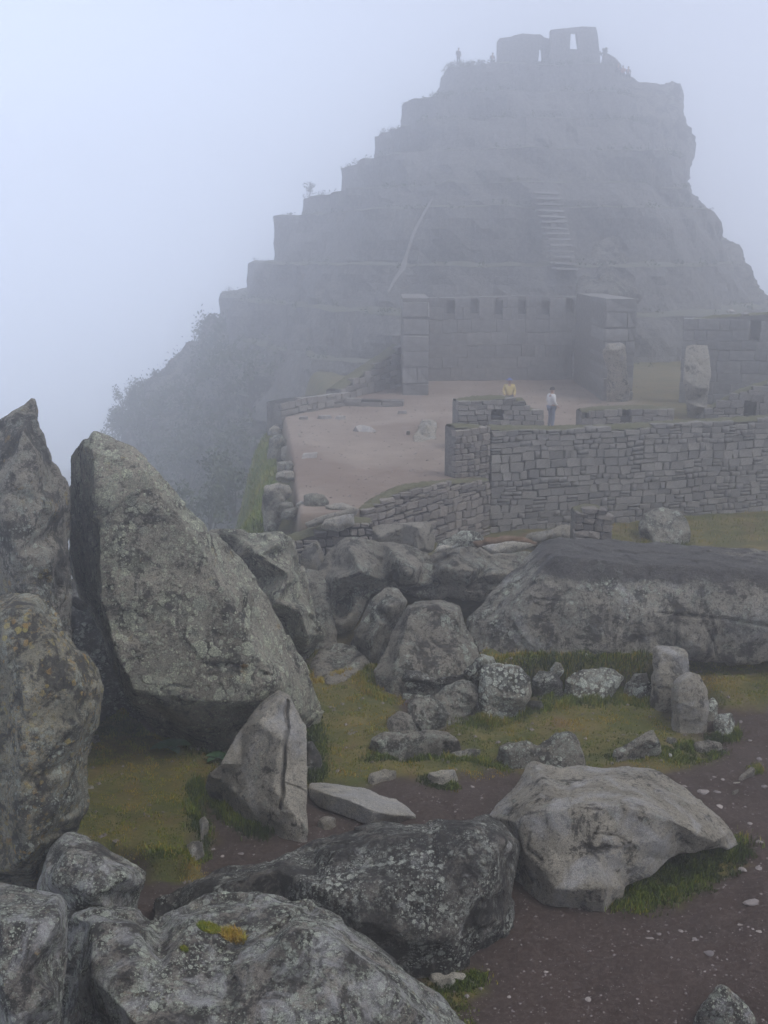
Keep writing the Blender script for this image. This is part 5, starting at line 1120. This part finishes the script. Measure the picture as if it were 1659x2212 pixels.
def person(pos, rz, label, jacket, trousers, hair, pose='stand', hat=None, s=1.0):
    root = thing('person', label, 'person', pos, rz, None); root.scale = (s, s, s)
    if pose == 'stand':
        hip, kn, an = .92, .50, .08; J = dict(pel=(0,0,hip), belly=(0,.0,1.08), chest=(0,.02,1.30), neck=(0,.0,1.47), head=(0,-.02,1.60), top=(0,-.01,1.68))
        J.update(hl=(-.10,0,.88), kl=(-.11,-.02,kn), al=(-.11,.02,an), tl=(-.12,-.15,.03), hr=(.10,0,.88), kr=(.12,-.03,kn), ar=(.13,.03,an), tr=(.15,-.14,.03))
        J.update(sl=(-.19,.02,1.40), el=(-.25,.04,1.14), wl=(-.20,-.12,.98), sr=(.19,.02,1.40), er=(.25,.05,1.13), wr=(.20,-.12,.97))
    else:
        J = dict(pel=(0,.12,.42), belly=(0,.08,.58), chest=(0,-.02,.80), neck=(0,-.08,.96), head=(0,-.13,1.08), top=(0,-.13,1.16))
        J.update(hl=(-.11,.08,.40), kl=(-.15,-.32,.50), al=(-.14,-.22,.08), tl=(-.14,-.38,.03), hr=(.11,.08,.40), kr=(.15,-.32,.48), ar=(.14,-.22,.08), tr=(.15,-.38,.03))
        J.update(sl=(-.19,-.02,.88), el=(-.23,-.18,.66), wl=(-.12,-.36,.60), sr=(.19,-.02,.88), er=(.23,-.18,.66), wr=(.12,-.36,.60))
    E = [('pel','belly'),('belly','chest'),('chest','neck'),('neck','head'),('head','top'),('pel','hl'),('hl','kl'),('kl','al'),('al','tl'),('pel','hr'),('hr','kr'),('kr','ar'),('ar','tr'),('chest','sl'),('sl','el'),('el','wl'),('chest','sr'),('sr','er'),('er','wr')]
    Rr = dict(pel=(.13,.10), belly=(.12,.09), chest=(.15,.10), neck=.05, head=(.085,.10), top=.06, hl=.085, kl=.058, al=.04, tl=.035, hr=.085, kr=.058, ar=.04, tr=.035, sl=.055, el=.042, wl=.028, sr=.055, er=.042, wr=.028)
    for sd_ in 'lr':                                       # palm and five fingers
        wv = np.array(J['w'+sd_]); x_ = -1 if sd_ == 'l' else 1; J['p'+sd_] = tuple(wv+[0, -.06, -.05]); E.append(('w'+sd_, 'p'+sd_)); Rr['p'+sd_] = (.035, .018)
        for f in range(5):
            nm = 'f'+sd_+str(f); ln = (.05, .07, .075, .07, .055)[f]; J[nm] = tuple(np.array(J['p'+sd_])+[x_*(-.035+.016*f), -.6*ln, -.8*ln]); E.append(('p'+sd_, nm)); Rr[nm] = .009
    names = list(J); ix = {a: i for i, a in enumerate(names)}
    skin_obj('body', [J[a] for a in names], [(ix[a], ix[b_]) for a, b_ in E], [Rr[a] for a in names], SK, root)
    def sub(nm, keys, mat, add):
        ks = [a for a in names if a in keys]; i2 = {a: i for i, a in enumerate(ks)}; ed = [(i2[a], i2[b_]) for a, b_ in E if a in i2 and b_ in i2]
        rr = [tuple(x+add for x in Rr[a]) if isinstance(Rr[a], tuple) else Rr[a]+add for a in ks]
        skin_obj(nm, [J[a] for a in ks], ed, rr, mat, root, root=0)
    sub('trousers', ('pel','hl','kl','al','hr','kr','ar'), trousers, .022)
    sub('jacket', ('pel','belly','chest','sl','el','wl','sr','er','wr'), jacket, .03)
    for sd_ in 'lr': sub('shoe', ('a'+sd_, 't'+sd_), M['boot'], .015)
    bm = bmesh.new(); bmesh.ops.create_uvsphere(bm, u_segments=16, v_segments=10, radius=1)
    for v_ in list(bm.verts):
        if v_.co.z < -.25 or (v_.co.y < -.5 and v_.co.z < .3): bm.verts.remove(v_)
    me = bpy.data.meshes.new('hair'); bm.to_mesh(me); bm.free(); me.materials.append(hat or hair)
    hd = J['head']; o = link('hat' if hat else 'hair', me, root, (hd[0], hd[1]+.01, hd[2]+.02)); o.scale = (.105, .12, .125)
    # small nose and ears
    bm = bmesh.new()
    for q, sc_ in (((0, -.105, -.005), .016), ((-.088, 0, 0), .02), ((.088, 0, 0), .02)):
        bmesh.ops.create_icosphere(bm, subdivisions=1, radius=sc_, matrix=Matrix.Translation(q))
    me = bpy.data.meshes.new('face'); bm.to_mesh(me); bm.free(); me.materials.append(SK); o = link('face', me, root, hd)
    if hat:
        bm = bmesh.new(); bmesh.ops.create_cone(bm, cap_ends=True, segments=20, radius1=.17, radius2=.15, depth=.015); me = bpy.data.meshes.new('hat_brim'); bm.to_mesh(me); bm.free(); me.materials.append(hat)
        link('hat_brim', me, root, (hd[0], hd[1], hd[2]+.06))
    return root
M['boot'] = solid('boot', (.04,.035,.03)); HAIR = solid('hair', (.02,.017,.015)); blue = solid('cap_blue', (.10,.13,.30)); cream = solid('shirt_cream', (.58,.56,.54)); jeans = solid('trousers_blue_grey', (.13,.15,.20))
yel = solid('jacket_yellow', (.48,.38,.16)); drk = solid('dark_cloth', (.06,.06,.07)); redj = solid('jacket_red', (.30,.10,.08))
x0 = PZ(1190, 926, 2.2); person((x0[0], x0[1], gz1(x0[0], x0[1])), math.radians(115), 'person in a loose white shirt and grey trousers standing behind the long wall', cream, jeans, HAIR)
x0 = P(1101, 818, 48.5); person((x0[0], 48.5, x0[2]-1.70), 0, 'person in a yellow jacket and blue hat seen above the wall stub', yel, drk, HAIR, hat=blue)
x0 = P(990, 149, HY-1.5); person((x0[0], HY-1.5, TOPZ+.1), .4, 'person standing alone at the left end of the summit terrace', drk, drk, HAIR)
x0 = P(1063, 142, HY-1.5); person((x0[0], HY-1.5, TOPZ+.15), .2, 'person crouching beside the left wall of the summit ruin', drk, drk, HAIR, 'sit')
for u, v, dz, lb, jk in ((1334,162,-.05,'leftmost of three people sitting on the rocks right of the summit ruin', drk), (1345,168,-.1,'middle one of three people sitting right of the summit ruin', redj), (1356,170,-.1,'rightmost of three people sitting right of the summit ruin', drk)):
    x0 = P(u, v, H(96.5)); person((x0[0], H(96.5), x0[2]-.05), random.uniform(-.5, .5), lb, jk, drk, HAIR, 'sit')
print('rock tris', TOT[0], 'objects', len(bpy.data.objects))
